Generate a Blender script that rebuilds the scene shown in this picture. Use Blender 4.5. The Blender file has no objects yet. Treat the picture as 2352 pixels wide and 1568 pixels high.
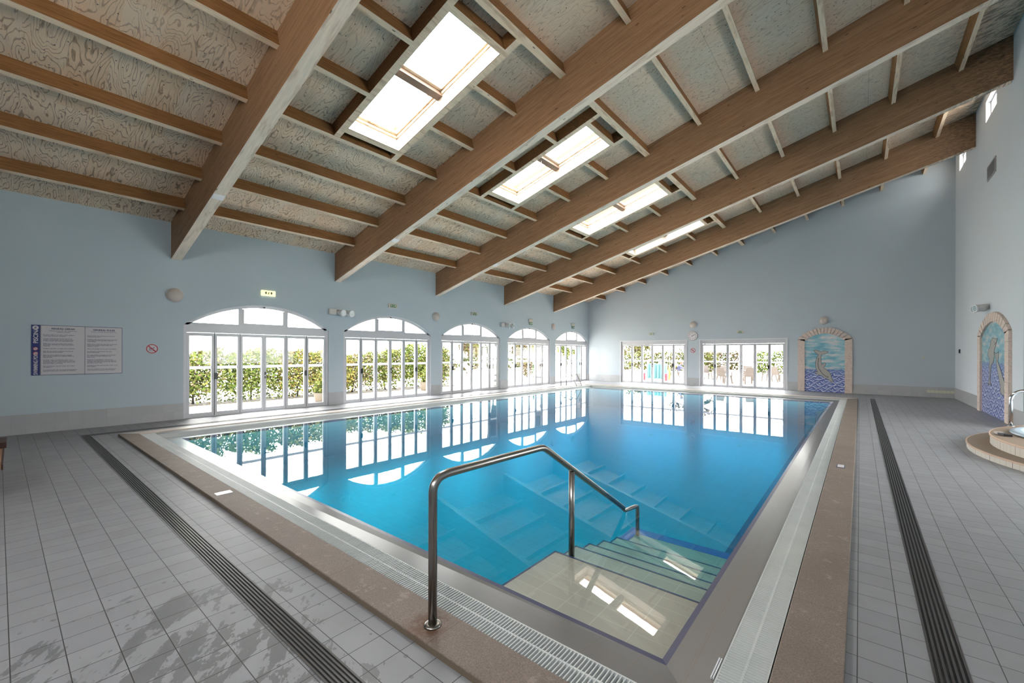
import bpy, math, random
from mathutils import Vector, Matrix
random.seed(7)
scene = bpy.context.scene
COL = scene.collection
PI = math.pi

# ------------------------------------------------------------------ room dimensions (metres)
XL, XR, YF, YB = -12.5, 2.68, 22.1, -3.2      # left / right / far / back wall planes
RISE = .2796                                   # roof pitch (rise per metre towards the right wall)
TH = math.atan(RISE); CT, ST = math.cos(TH), math.sin(TH)
SKEW = .0145                                   # the pool's front edge is not quite square to the side walls
RSK = .0163
def ply(x): return 4.68 + RISE * (x - XL)
def bb(x): return 3.81 + .269 * (x - XL)
def fy(y, x): return y + SKEW * (x + 1.0)
def rp(u, y, n):
    x = XL + u * CT - n * ST
    return (x, y + RSK * (x - XL), 4.68 + u * ST + n * CT)

# ------------------------------------------------------------------ node helper
class NT:
    def __init__(s, name, tree=None):
        if tree is None:
            s.m = bpy.data.materials.new(name); s.m.use_nodes = True; s.t = s.m.node_tree
        else: s.t = tree
        s.t.nodes.clear(); s.L = s.t.links
        s.out = s.t.nodes.new('ShaderNodeOutputMaterial') if tree is None else None
    def n(s, typ, props=None, **ins):
        nd = s.t.nodes.new(typ)
        for k, v in (props or {}).items(): setattr(nd, k, v)
        for k, v in ins.items():
            k = k.replace('_', ' ')
            if k.isdigit() or (k[0] == 'i' and k[1:].isdigit()): sock = nd.inputs[int(k.lstrip('i'))]
            else: sock = nd.inputs[k]
            s.set(sock, v)
        return nd
    def set(s, sock, v):
        if isinstance(v, bpy.types.NodeSocket): s.L.new(v, sock)
        elif isinstance(v, bpy.types.Node): s.L.new(v.outputs[0], sock)
        elif hasattr(sock.default_value, '__len__') and not isinstance(v, (tuple, list)): sock.default_value = [v] * len(sock.default_value)
        else:
            if hasattr(sock.default_value, '__len__') and len(sock.default_value) == 4 and len(v) == 3: v = (*v, 1)
            sock.default_value = v
    def math(s, op, a, b=None, c=None, clamp=False):
        nd = s.t.nodes.new('ShaderNodeMath'); nd.operation = op; nd.use_clamp = clamp
        s.set(nd.inputs[0], a)
        if b is not None: s.set(nd.inputs[1], b)
        if c is not None: s.set(nd.inputs[2], c)
        return nd.outputs[0]
    def mix(s, f, a, b, mode='MIX'):
        nd = s.t.nodes.new('ShaderNodeMix'); nd.data_type = 'RGBA'; nd.blend_type = mode
        s.set(nd.inputs[0], f); s.set(nd.inputs[6], a); s.set(nd.inputs[7], b)
        return nd.outputs[2]
    def ramp(s, f, stops, interp='LINEAR'):
        nd = s.t.nodes.new('ShaderNodeValToRGB'); nd.color_ramp.interpolation = interp
        el = nd.color_ramp.elements
        while len(el) < len(stops): el.new(.5)
        for e, (p, c) in zip(el, stops):
            e.position = p; e.color = (*c, 1) if len(c) == 3 else c
        s.set(nd.inputs[0], f); return nd.outputs[0]
    def step(s, v, lo, hi):
        nd = s.t.nodes.new('ShaderNodeMapRange'); nd.interpolation_type = 'SMOOTHSTEP'
        s.set(nd.inputs[0], v); s.set(nd.inputs[1], lo); s.set(nd.inputs[2], hi)
        return nd.outputs[0]
    def obj(s):
        tc = s.t.nodes.new('ShaderNodeTexCoord'); return tc.outputs['Object']
    def pos(s):
        return s.t.nodes.new('ShaderNodeNewGeometry').outputs['Position']
    def xyz(s, v):
        nd = s.t.nodes.new('ShaderNodeSeparateXYZ'); s.set(nd.inputs[0], v); return nd.outputs[0], nd.outputs[1], nd.outputs[2]
    def vec(s, x, y, z):
        nd = s.t.nodes.new('ShaderNodeCombineXYZ')
        for i, v in enumerate((x, y, z)): s.set(nd.inputs[i], v)
        return nd.outputs[0]
    def noise(s, v, scale=5, detail=2, rough=.5, dist=0, col=False):
        nd = s.n('ShaderNodeTexNoise', Vector=v, Scale=scale, Detail=detail, Roughness=rough, Distortion=dist)
        return nd.outputs[1 if col else 0]
    def bump(s, h, strength=.2, dist=.01):
        return s.n('ShaderNodeBump', Height=h, Strength=strength, Distance=dist).outputs[0]
    def pbr(s, color, rough=.5, metal=0, normal=None, spec=.5, emit=None, estr=0, coat=0):
        b = s.n('ShaderNodeBsdfPrincipled')
        s.set(b.inputs['Base Color'], color); s.set(b.inputs['Roughness'], rough); s.set(b.inputs['Metallic'], metal)
        s.set(b.inputs['Specular IOR Level'], spec)
        if normal is not None: s.set(b.inputs['Normal'], normal)
        if emit is not None: s.set(b.inputs['Emission Color'], emit); s.set(b.inputs['Emission Strength'], estr)
        if coat: s.set(b.inputs['Coat Weight'], coat)
        s.L.new(b.outputs[0], s.out.inputs[0]); return s.m
def srgb(r, g, b):
    f = lambda c: (c / 255 / 12.92) if c / 255 <= .04045 else ((c / 255 + .055) / 1.055) ** 2.4
    return (f(r), f(g), f(b))
def plain(name, c, rough=.5, metal=0, var=.06, scale=30, spec=.5, emit=None, estr=0):
    t = NT(name); o = t.obj(); nz = t.noise(o, scale, 2)
    lo = tuple(x * (1 - var) for x in c); hi = tuple(min(1, x * (1 + var)) for x in c)
    return t.pbr(t.mix(nz, lo, hi), rough, metal, spec=spec, emit=emit, estr=estr)

# ------------------------------------------------------------------ materials
M = {}
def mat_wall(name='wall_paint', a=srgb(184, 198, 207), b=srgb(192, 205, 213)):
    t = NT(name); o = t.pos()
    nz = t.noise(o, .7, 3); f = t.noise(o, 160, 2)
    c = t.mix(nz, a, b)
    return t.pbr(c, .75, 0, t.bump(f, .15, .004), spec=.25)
M['wall'] = mat_wall()
M['wallpale'] = mat_wall('wall_paint_pale', srgb(212, 220, 228), srgb(219, 226, 233))  # right wall: extra daylight put into a paler copy of the paint
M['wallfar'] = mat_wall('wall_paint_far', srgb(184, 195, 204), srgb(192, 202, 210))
def grid(t, a, size, off, w):
    """1 on the joint lines of a coordinate, else 0; and the cell number"""
    v = t.math('DIVIDE', t.math('SUBTRACT', a, off), size)
    fr = t.math('FRACT', v); d = t.math('MINIMUM', fr, t.math('SUBTRACT', 1.0, fr))
    return t.math('LESS_THAN', d, w / size / 2), t.math('FLOOR', v)
def mat_floor():
    t = NT('deck_tiles'); o = t.pos(); x, y, z = t.xyz(o)
    v = t.math('SUBTRACT', y, t.math('MULTIPLY', t.math('ADD', x, 1.0), SKEW))
    v = t.math('ADD', v, 0.0)
    gx, cx = grid(t, x, .18865, -.007, .0045); gy, cy = grid(t, v, .189, .0265, .0045)
    g = t.math('MAXIMUM', gx, gy)
    cell = t.n('ShaderNodeTexWhiteNoise', {'noise_dimensions': '2D'}, Vector=t.vec(cx, cy, 0)).outputs[0]
    tile = t.mix(cell, srgb(137, 138, 143), srgb(144, 145, 149))
    sm = t.noise(o, 3.5, 4, .6)
    tile = t.mix(t.math('MULTIPLY', t.step(sm, .35, .75), .35), tile, srgb(126, 126, 126))
    # wet splashes: streaky patches near the front of the deck on the left, droplets beyond
    wv = t.vec(t.math('MULTIPLY', x, 1.0), t.math('ADD', t.math('MULTIPLY', y, 1.6), t.math('MULTIPLY', x, .9)), 0)
    big = t.noise(wv, 3.2, 6, .62, .6); fine = t.noise(wv, 17, 3, .6, .4)
    zone = t.math('MULTIPLY', t.step(x, -4.6, -2.9), t.math('SUBTRACT', 1.0, t.step(x, -1.0, -.2)))
    zone = t.math('MULTIPLY', zone, t.math('SUBTRACT', 1.0, t.step(v, 1.0, 1.6)))
    th = t.math('SUBTRACT', .80, t.math('MULTIPLY', zone, .30))
    wet = t.step(t.math('ADD', big, t.math('MULTIPLY', t.math('SUBTRACT', fine, .5), .18)), th, t.math('ADD', th, .015))
    vo = t.n('ShaderNodeTexVoronoi', Vector=t.vec(t.math('MULTIPLY', x, 1.0), t.math('MULTIPLY', y, 1.25), 0), Scale=13, Randomness=1)
    dsz = t.math('MULTIPLY', t.math('SUBTRACT', t.noise(o, 9, 1), .42), .9)
    drop = t.math('MULTIPLY', t.math('LESS_THAN', vo.outputs[0], dsz), t.math('GREATER_THAN', zone, .25))
    wet = t.math('MAXIMUM', wet, drop)
    col = t.mix(wet, tile, t.mix(.52, tile, srgb(84, 85, 84)))
    col = t.mix(g, col, srgb(66, 65, 64))
    r = t.math('SUBTRACT', .42, t.math('MULTIPLY', wet, .16)); r = t.math('ADD', r, t.math('MULTIPLY', sm, .08))
    h = t.math('SUBTRACT', t.math('MULTIPLY', t.noise(o, 55, 2), .25), g)
    return t.pbr(col, r, 0, t.bump(h, .25, .003), spec=.36)
M['floor'] = mat_floor()
def mat_dado():
    t = NT('dado_tiles'); o = t.pos(); x, y, z = t.xyz(o)
    a = t.math('ADD', x, y)
    g, c = grid(t, a, .19, .03, .003); g2, c2 = grid(t, z, .19, .0, .003)
    cell = t.n('ShaderNodeTexWhiteNoise', {'noise_dimensions': '2D'}, Vector=t.vec(c, c2, 0)).outputs[0]
    col = t.mix(cell, srgb(172, 174, 178), srgb(178, 180, 183))
    return t.pbr(t.mix(t.math('MULTIPLY', t.math('MAXIMUM', g, g2), .5), col, srgb(150, 150, 152)), .35)
M['dado'] = mat_dado()
def mat_band():
    t = NT('pool_edge_tiles'); o = t.pos(); x, y, z = t.xyz(o)
    v = t.math('SUBTRACT', y, t.math('MULTIPLY', t.math('ADD', x, 1.0), SKEW))
    # front band (v < 2.25): joints across every .23 m and one length joint; side band likewise
    front = t.math('LESS_THAN', v, t.math('ADD', 2.2, t.math('MULTIPLY', t.math('ADD', x, .78), -1.0)))
    a1, _ = grid(t, x, .121, -.9, .0035); a2, _ = grid(t, v, .9, 2.068, .0035); a2b, _ = grid(t, v, .9, 2.083, .0025)
    b1, _ = grid(t, v, .23, 2.398, .0035); b2, _ = grid(t, x, .9, -.657, .0035); b2b, _ = grid(t, x, .9, -.672, .0025)
    a1w, _ = grid(t, x, .242, -.9, .0035)
    f = t.math('MAXIMUM', a1w, t.math('MAXIMUM', a2, a2b)); s = t.math('MAXIMUM', b1, t.math('MAXIMUM', b2, b2b))
    g = t.math('ADD', t.math('MULTIPLY', f, front), t.math('MULTIPLY', s, t.math('SUBTRACT', 1.0, front)))
    c = t.mix(t.noise(o, 2, 2), srgb(92, 91, 92), srgb(99, 98, 98))
    return t.pbr(t.mix(g, c, srgb(96, 84, 72)), .28)
M['band'] = mat_band()
def mat_coping(name='coping_stone', pale=0.0, rough=.6):
    t = NT(name); o = t.pos(); x, y, z = t.xyz(o)
    v = t.math('SUBTRACT', y, t.math('MULTIPLY', t.math('ADD', x, 1.0), SKEW))
    n1 = t.noise(o, 2.2, 5, .6); n2 = t.noise(o, 130, 3, .7); n3 = t.noise(o, 14, 4, .6)
    c = t.mix(n1, srgb(112, 99, 91), srgb(142, 130, 121))
    c = t.mix(t.math('MULTIPLY', t.step(n2, .42, .6), .55), c, srgb(92, 77, 67))
    c = t.mix(t.math('MULTIPLY', t.step(n3, .58, .72), .35), c, srgb(170, 156, 148))
    # rust stain around the handrail flange
    d = t.n('ShaderNodeVectorMath', {'operation': 'DISTANCE'}, i0=o, i1=(-1.9, 1.54, .04)).outputs['Value']
    rs = t.math('MULTIPLY', t.math('SUBTRACT', 1.0, t.step(d, .05, .19)), t.step(n3, .35, .6))
    c = t.mix(t.math('MULTIPLY', rs, .8), c, srgb(92, 56, 30))
    side = t.math('GREATER_THAN', x, -.36)
    ga, _ = grid(t, x, 1.07, -1.783, .004); gb, _ = grid(t, y, .9, 3.215, .004)
    g = t.math('ADD', t.math('MULTIPLY', gb, side), t.math('MULTIPLY', ga, t.math('SUBTRACT', 1.0, side)))
    c = t.mix(t.math('MULTIPLY', g, .7), c, srgb(92, 72, 55))
    edge = t.math('LESS_THAN', z, .034)
    c = t.mix(t.math('MULTIPLY', edge, .75), c, srgb(105, 92, 74))
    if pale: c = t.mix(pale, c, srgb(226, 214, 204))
    return t.pbr(c, rough, 0, t.bump(n2, .5, .004), spec=.4)
M['coping'] = mat_coping()
M['copingpale'] = mat_coping('coping_stone_pale', .75, .3)  # left and far runs: window glare painted into the stone colour
def wood(name, dark, light, under, knots=True, stretch='x', ends=False, lam=True):
    t = NT(name); o = t.pos(); x, y, z = t.xyz(o)
    zz = t.math('SUBTRACT', z, t.math('MULTIPLY', x, .27))
    if stretch == 'x': a, b = x, y
    else: a, b = y, x
    g = t.noise(t.vec(t.math('MULTIPLY', a, 1.6), t.math('MULTIPLY', b, 22), t.math('MULTIPLY', zz, 34)), 1.6, 5, .62, .5)
    g2 = t.noise(t.vec(t.math('MULTIPLY', a, .6), t.math('MULTIPLY', b, 2), t.math('MULTIPLY', zz, 3)), 2.0, 3, .5)
    c = t.mix(t.step(g, .3, .7), dark, light)
    c = t.mix(t.math('MULTIPLY', t.step(g2, .4, .7), .4), c, tuple(v * .8 for v in light))
    if lam:
        lf = t.math('FLOOR', t.math('DIVIDE', zz, .043))
        off = t.n('ShaderNodeTexWhiteNoise', {'noise_dimensions': '1D'}, W=lf).outputs[0]
        seg = t.math('FLOOR', t.math('ADD', t.math('DIVIDE', x, 2.3), t.math('MULTIPLY', off, 7.0)))
        tone = t.n('ShaderNodeTexWhiteNoise', {'noise_dimensions': '2D'}, Vector=t.vec(seg, lf, 0)).outputs[0]
        c = t.mix(t.math('MULTIPLY', t.step(tone, .55, 1.0), .3), c, tuple(min(1, v * 1.3) for v in light))
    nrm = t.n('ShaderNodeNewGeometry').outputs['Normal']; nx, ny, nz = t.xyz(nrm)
    dn = t.step(nz, -.6, -.85)  # undersides: paler tone, with light bounced up from below painted in
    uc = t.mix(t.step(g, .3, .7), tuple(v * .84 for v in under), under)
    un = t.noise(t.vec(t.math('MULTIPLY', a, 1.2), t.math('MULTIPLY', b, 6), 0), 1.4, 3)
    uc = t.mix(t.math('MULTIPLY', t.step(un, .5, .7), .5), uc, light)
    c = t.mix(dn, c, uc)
    if knots:
        vo = t.n('ShaderNodeTexVoronoi', Vector=t.vec(t.math('MULTIPLY', a, 2.6), t.math('MULTIPLY', b, 9), t.math('MULTIPLY', zz, 9)), Scale=1.0, Randomness=1)
        rnd = t.xyz(vo.outputs[1])[0]
        k = t.math('MULTIPLY', t.math('LESS_THAN', vo.outputs[0], .085), t.math('GREATER_THAN', rnd, .35))
        c = t.mix(t.math('MULTIPLY', k, .75), c, srgb(58, 38, 26))
    if ends:   # grey mould at the right-hand ends
        e = t.math('MULTIPLY', t.step(x, .9, 2.65), t.step(t.noise(t.vec(t.math('MULTIPLY', x, 3), y, t.math('MULTIPLY', z, 14)), 3, 4, .7), .4, .62))
        c = t.mix(t.math('MULTIPLY', e, .7), c, srgb(66, 58, 50))
    return t.pbr(c, .62, 0, t.bump(g, .12, .003), spec=.3)
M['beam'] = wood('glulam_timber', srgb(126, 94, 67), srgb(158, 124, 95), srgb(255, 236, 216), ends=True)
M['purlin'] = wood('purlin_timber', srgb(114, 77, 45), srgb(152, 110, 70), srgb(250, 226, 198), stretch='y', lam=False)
def mat_ply():
    t = NT('plywood_sheathing'); o = t.pos(); x, y, z = t.xyz(o)
    v = t.math('SUBTRACT', y, t.math('MULTIPLY', t.math('SUBTRACT', x, XL), RSK))
    cv = t.math('FLOOR', t.math('DIVIDE', v, .42)); cu = t.math('FLOOR', t.math('DIVIDE', x, 2.41))
    cid = t.n('ShaderNodeTexWhiteNoise', {'noise_dimensions': '2D'}, Vector=t.vec(cv, cu, 0)).outputs[0]
    far = t.step(x, -9.5, -4.5)               # calmer, straighter grain up the roof
    vv = t.math('MULTIPLY', v, 3.6)
    base = t.noise(t.vec(t.math('MULTIPLY', x, .75), t.math('MULTIPLY', v, 2.6), t.math('MULTIPLY', cid, 40)), 1.0, 3, .42, .25)
    rings = t.math('FRACT', t.math('MULTIPLY', base, t.math('ADD', 20.0, t.math('MULTIPLY', cid, 8.0))))
    line = t.math('SUBTRACT', 1.0, t.step(t.math('ABSOLUTE', t.math('SUBTRACT', rings, .5)), .03, .16))
    broken = t.noise(t.vec(t.math('MULTIPLY', x, 6), t.math('MULTIPLY', v, 14), 0), 1.5, 3, .6)
    line = t.math('MULTIPLY', line, t.step(broken, .30, .48))
    streak = t.noise(t.vec(t.math('MULTIPLY', x, 4.5), t.math('MULTIPLY', v, 60), t.math('MULTIPLY', cid, 9)), 1.0, 4, .65, .3)
    sl = t.step(streak, .55, .66)
    ink = t.math('ADD', t.math('MULTIPLY', line, t.math('SUBTRACT', .8, t.math('MULTIPLY', far, .45))), t.math('MULTIPLY', sl, .38), clamp=True)
    c = t.mix(cid, srgb(238, 208, 178), srgb(245, 222, 198))
    c = t.mix(t.math('MULTIPLY', far, .55), c, srgb(228, 210, 190))
    c = t.mix(t.math('MULTIPLY', ink, .78), c, srgb(98, 58, 28))
    st = t.noise(t.vec(t.math('MULTIPLY', x, 2.0), t.math('MULTIPLY', v, 5), 0), 2, 4, .6)
    c = t.mix(t.math('MULTIPLY', t.step(st, .63, .75), .45), c, srgb(120, 82, 48))
    # nails
    ix = t.math('DIVIDE', x, .155); iv = t.math('DIVIDE', v, .17)
    rnd = t.n('ShaderNodeTexWhiteNoise', {'noise_dimensions': '2D'}, Vector=t.vec(t.math('FLOOR', ix), t.math('FLOOR', iv), 0))
    rx, ry, rz = t.xyz(rnd.outputs[1])
    dx = t.math('MULTIPLY', t.math('SUBTRACT', t.math('FRACT', ix), t.math('ADD', .2, t.math('MULTIPLY', rx, .6))), .155)
    dv = t.math('MULTIPLY', t.math('SUBTRACT', t.math('FRACT', iv), t.math('ADD', .2, t.math('MULTIPLY', ry, .6))), .17)
    dd = t.math('SQRT', t.math('ADD', t.math('MULTIPLY', dx, dx), t.math('MULTIPLY', dv, dv)))
    nail = t.math('MULTIPLY', t.math('LESS_THAN', dd, .0095), t.math('GREATER_THAN', rz, .55))
    c = t.mix(t.math('MULTIPLY', nail, .85), c, srgb(46, 38, 34))
    g, _ = grid(t, x, 2.41, -11.9, .006)
    c = t.mix(t.math('MULTIPLY', g, .5), c, srgb(80, 64, 50))
    mould = t.math('MULTIPLY', t.step(x, .6, 2.6), t.step(t.noise(t.vec(t.math('MULTIPLY', x, 3), t.math('MULTIPLY', v, 9), 0), 1.5, 4, .65), .42, .62))
    c = t.mix(t.math('MULTIPLY', mould, .7), c, srgb(70, 66, 60))
    return t.pbr(c, .8, 0, t.bump(line, .1, .002), spec=.2)
M['ply'] = mat_ply()
def mat_skywood():
    t = NT('skylight_timber'); o = t.pos(); x, y, z = t.xyz(o)
    n = t.noise(t.vec(t.math('MULTIPLY', x, 3), t.math('MULTIPLY', y, 3), t.math('MULTIPLY', z, 12)), 2, 4, .6, .5)
    return t.pbr(t.ramp(n, [(.3, srgb(156, 118, 84)), (.45, srgb(226, 204, 176)), (.7, srgb(240, 226, 206))]), .55)
M['skywood'] = mat_skywood()
M['skylining'] = plain('pale_shaft_boards', srgb(226, 212, 196), .6, var=.1, scale=7)  # added boards, coloured pale to imitate strong daylight on the shaft faces
M['mullion'] = plain('skylight_mullion', srgb(112, 92, 78), .6, var=.2, scale=14)
M['white'] = plain('white_lacquer', srgb(222, 224, 228), .35, var=.02)
M['alu'] = plain('white_aluminium', srgb(206, 207, 212), .3, var=.02)
M['gasket'] = plain('dark_gasket', srgb(48, 44, 44), .6)
M['black'] = plain('black_plastic', srgb(16, 16, 18), .35)
M['strip'] = plain('frosted_safety_strip', srgb(240, 242, 245), .5, emit=(1, 1, 1), estr=.55)  # frosted band; daylight coming through it is put in as a glow
def mat_glass():
    t = NT('window_glass')
    tr = t.n('ShaderNodeBsdfTransparent', Color=(.97, .985, .98))
    gl = t.n('ShaderNodeBsdfGlossy', Color=(1, 1, 1), Roughness=.01)
    fr = t.n('ShaderNodeFresnel', IOR=1.35)
    mx = t.n('ShaderNodeMixShader', i0=fr.outputs[0], i1=tr.outputs[0], i2=gl.outputs[0])
    t.L.new(mx.outputs[0], t.out.inputs[0]); return t.m
M['glass'] = mat_glass()
def mat_water():
    t = NT('pool_water'); o = t.pos(); x, y, z = t.xyz(o)
    h = t.noise(t.vec(x, y, 0), 2.3, 3, .5)
    nb = t.bump(h, .005, .05)
    tr = t.n('ShaderNodeBsdfTransparent', Color=(.985, 1, 1))
    gl = t.n('ShaderNodeBsdfGlossy', Color=(1, 1, 1), Roughness=.0, Normal=nb)
    fr = t.n('ShaderNodeFresnel', IOR=1.34, Normal=nb)
    t.L.new(fr.outputs[0], gl.inputs['Color'])
    mx = t.n('ShaderNodeAddShader', i0=tr.outputs[0], i1=gl.outputs[0])
    t.L.new(mx.outputs[0], t.out.inputs[0])
    va = t.n('ShaderNodeVolumeAbsorption', Color=(.02, .785, .868), Density=.95)
    t.L.new(va.outputs[0], t.out.inputs[1]); return t.m
M['water'] = mat_water()
def mat_pooltile(name, c1, c2, grout, sx, sy, rough=.3):
    t = NT(name); o = t.pos(); x, y, z = t.xyz(o)
    gx, cx = grid(t, x, sx, -.81, .005); gy, cy = grid(t, y, sy, .02, .005); gz, cz = grid(t, z, .125, 0, .005)
    nrm = t.n('ShaderNodeNewGeometry').outputs['Normal']; nz = t.xyz(nrm)[2]
    hor = t.math('GREATER_THAN', nz, .5)
    g = t.math('ADD', t.math('MULTIPLY', hor, t.math('MAXIMUM', gx, gy)), t.math('MULTIPLY', t.math('SUBTRACT', 1.0, hor), gz))
    cell = t.n('ShaderNodeTexWhiteNoise', {'noise_dimensions': '2D'}, Vector=t.vec(cx, cy, 0)).outputs[0]
    return t.pbr(t.mix(t.math('MULTIPLY', g, .5), t.mix(cell, c1, c2), grout), rough)
M['pooltile'] = mat_pooltile('pool_floor_tiles', srgb(115, 170, 183), srgb(120, 174, 187), srgb(74, 124, 140), .25, .125)
M['steptile'] = mat_pooltile('pool_step_tiles', srgb(150, 138, 126), srgb(155, 142, 130), srgb(182, 172, 160), .242, .12)
M['navy'] = plain('navy_tile', srgb(18, 32, 78), .3)
M['bluetile'] = plain('blue_edge_tile', srgb(22, 74, 150), .3)
M['steel'] = plain('brushed_steel', srgb(152, 148, 144), .27, 1.0, var=.1, scale=60)
M['chrome'] = plain('polished_steel', srgb(200, 200, 204), .12, 1.0)
def mat_grate():
    t = NT('grate_plastic'); return t.pbr(t.mix(t.noise(t.pos(), 3, 3), srgb(186, 190, 190), srgb(208, 211, 210)), .35)
M['grate'] = mat_grate()
M['gratepit'] = plain('gutter_shadow', srgb(40, 40, 38), .8)
M['drain'] = plain('drain_steel', srgb(92, 90, 90), .32, .6)
M['drainpit'] = plain('drain_channel', srgb(12, 12, 13), .7)
M['opal'] = plain('opal_glass', srgb(196, 186, 180), .3)
M['lampbase'] = plain('lamp_base', srgb(206, 204, 202), .4)
M['exitlit'] = plain('lit_exit_panel', srgb(240, 240, 190), .4, emit=srgb(250, 248, 190), estr=1.0)
M['exitbox'] = plain('exit_box', srgb(200, 196, 186), .5)
M['exitgreen'] = plain('exit_green', srgb(20, 92, 52), .5)
M['exitglyph'] = plain('exit_glyph', srgb(196, 216, 196), .5)
M['exitdark'] = plain('exit_dark_glyph', srgb(84, 90, 30), .5)
M['signwhite'] = plain('sign_white', srgb(206, 202, 206), .5, var=.01)
M['signblue'] = plain('sign_blue', srgb(24, 40, 112), .5)
M['ink'] = plain('sign_ink', srgb(52, 60, 98), .6)
M['red'] = plain('sign_red', srgb(172, 30, 48), .5)
M['face'] = plain('clock_face', srgb(224, 222, 226), .4, var=.01)
M['rim'] = plain('clock_rim', srgb(190, 182, 180), .4)
def mat_travertine():
    t = NT('mural_stone'); o = t.obj()
    n = t.noise(o, 28, 4, .7); n2 = t.noise(o, 5, 2)
    return t.pbr(t.mix(n2, t.ramp(n, [(.35, srgb(178, 156, 146)), (.6, srgb(230, 216, 208))]), srgb(214, 196, 184)), .7)
M['stone'] = mat_travertine()
def mat_mural(seed, zh):
    t = NT('painted_mural_tiles'); o = t.obj(); x, y, z = t.xyz(o)
    cl = t.noise(t.vec(t.math('MULTIPLY', x, 2.0), seed, t.math('MULTIPLY', z, 7)), 1.2, 4, .6)
    sky = t.ramp(cl, [(.3, srgb(74, 150, 178)), (.5, srgb(140, 188, 200)), (.66, srgb(214, 208, 208))])
    zz = t.math('ADD', z, t.math('MULTIPLY', t.noise(t.vec(t.math('MULTIPLY', x, 4), seed, t.math('MULTIPLY', z, 3)), 1.5, 2), .22))
    ph = t.math('FLOOR', t.math('MULTIPLY', zz, 9))
    sc = t.math('ABSOLUTE', t.math('SINE', t.math('ADD', t.math('MULTIPLY', x, 8.5), t.math('MULTIPLY', ph, 1.9))))
    w = t.math('FRACT', t.math('ADD', t.math('MULTIPLY', zz, 9), t.math('MULTIPLY', sc, .75)))
    sea = t.ramp(w, [(.0, srgb(226, 230, 240)), (.2, srgb(206, 214, 234)), (.38, srgb(112, 132, 194)), (.7, srgb(82, 98, 168)), (.86, srgb(58, 70, 146)), (1, srgb(120, 136, 196))])
    h = t.step(t.math('ADD', z, t.math('MULTIPLY', cl, .04)), zh - .03, zh + .02)
    far = t.math('MULTIPLY', t.step(z, zh - .4, zh), .6)
    sea = t.mix(far, sea, srgb(94, 130, 184))
    g1, _ = grid(t, x, .15, 0, .003); g2, _ = grid(t, z, .15, 0, .003)
    c = t.mix(h, sea, sky)
    return t.pbr(t.mix(t.math('MULTIPLY', t.math('MAXIMUM', g1, g2), .25), c, srgb(150, 150, 150)), .3)
M['dolphin'] = plain('dolphin_grey', srgb(168, 166, 162), .35, var=.1, scale=6)
M['dolphindark'] = plain('dolphin_outline', srgb(48, 46, 46), .4)
M['plate'] = plain('cream_plate', srgb(205, 206, 186), .5)
M['spastone'] = plain('spa_stone', srgb(132, 114, 98), .6, var=.25, scale=90)
M['spaedge'] = plain('spa_stone_edge', srgb(206, 176, 154), .6, var=.12, scale=40)
def mat_spatile():
    t = NT('spa_riser_tiles'); o = t.obj(); x, y, z = t.xyz(o)
    a = t.math('ARCTAN2', t.math('SUBTRACT', y, 10.3), t.math('SUBTRACT', x, 4.79))
    g, c = grid(t, a, .0345, 0, .0022)
    g2, c2 = grid(t, a, .138, 0, .003)
    return t.pbr(t.mix(t.math('MAXIMUM', t.math('MULTIPLY', g, .35), g2), srgb(212, 206, 196), srgb(120, 92, 74)), .4)
M['spatile'] = mat_spatile()
M['tub'] = plain('spa_tub_acrylic', srgb(186, 204, 218), .2)
M['bench'] = plain('tan_wood', srgb(150, 116, 84), .55, var=.12, scale=12)
M['benchdark'] = plain('dark_wood', srgb(58, 34, 24), .5)
M['leafA'] = plain('leaf_green', (0.06, 0.088, 0.016), .5, var=.5, scale=9, spec=.03)
M['leafB'] = plain('leaf_olive', (0.095, 0.108, 0.028), .5, var=.4, scale=9, spec=.03)
M['leafC'] = plain('leaf_yellow', (0.165, 0.158, 0.045), .5, var=.4, scale=9, spec=.03)
M['leafD'] = plain('leaf_russet', (0.12, 0.088, 0.055), .5, var=.4, scale=9, spec=.03)
M['leafE'] = plain('leaf_blossom', (0.2, 0.135, 0.03), .5, var=.3, scale=9, spec=.03)
M['leafF'] = plain('leaf_deep', (0.024, 0.062, 0.034), .5, var=.4, scale=9, spec=.03)
M['leafG'] = plain('leaf_open_green', (.026, .040, .009), .5, var=.5, scale=9, spec=.03)
M['leafH'] = plain('leaf_open_olive', (.048, .050, .015), .5, var=.4, scale=9, spec=.03)
M['leafI'] = plain('leaf_open_russet', (.048, .034, .021), .5, var=.4, scale=9, spec=.03)
M['bark'] = plain('bark', (.035, .026, .018), .8)
M['pave'] = plain('patio_paving', srgb(232, 222, 206), .8, var=.05, scale=2)
M['soil'] = plain('hedge_bed', (.045, .036, .024), .9)
M['render'] = plain('white_render', srgb(206, 204, 202), .8)
M['resin'] = plain('taupe_resin', (0.0595, 0.0496, 0.0456), .5, spec=.1)
M['canvas'] = plain('white_canvas', srgb(214, 212, 208), .8)
M['yellow'] = plain('yellow_cloth', (0.1658, 0.1365, 0.0312), .7, spec=.1)
M['cyan'] = plain('cyan_vinyl', (0.0528, 0.1319, 0.1496), .3, spec=.1)
M['pink'] = plain('pink_vinyl', (0.1188, 0.0285, 0.0404), .3, spec=.1)
M['shirt'] = plain('blue_shirt', (0.0459, 0.0490, 0.0949), .8, spec=.1)
M['trousers'] = plain('pale_trousers', (0.1224, 0.1224, 0.1296), .8, spec=.1)
M['skin'] = plain('skin', (0.1350, 0.0810, 0.0630), .6, spec=.1)
M['cap'] = plain('pale_blue_cap', (0.0972, 0.1215, 0.1620), .7, spec=.1)
M['pot'] = plain('pale_pot', (0.1120, 0.0952, 0.0784), .7, spec=.1)

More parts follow.
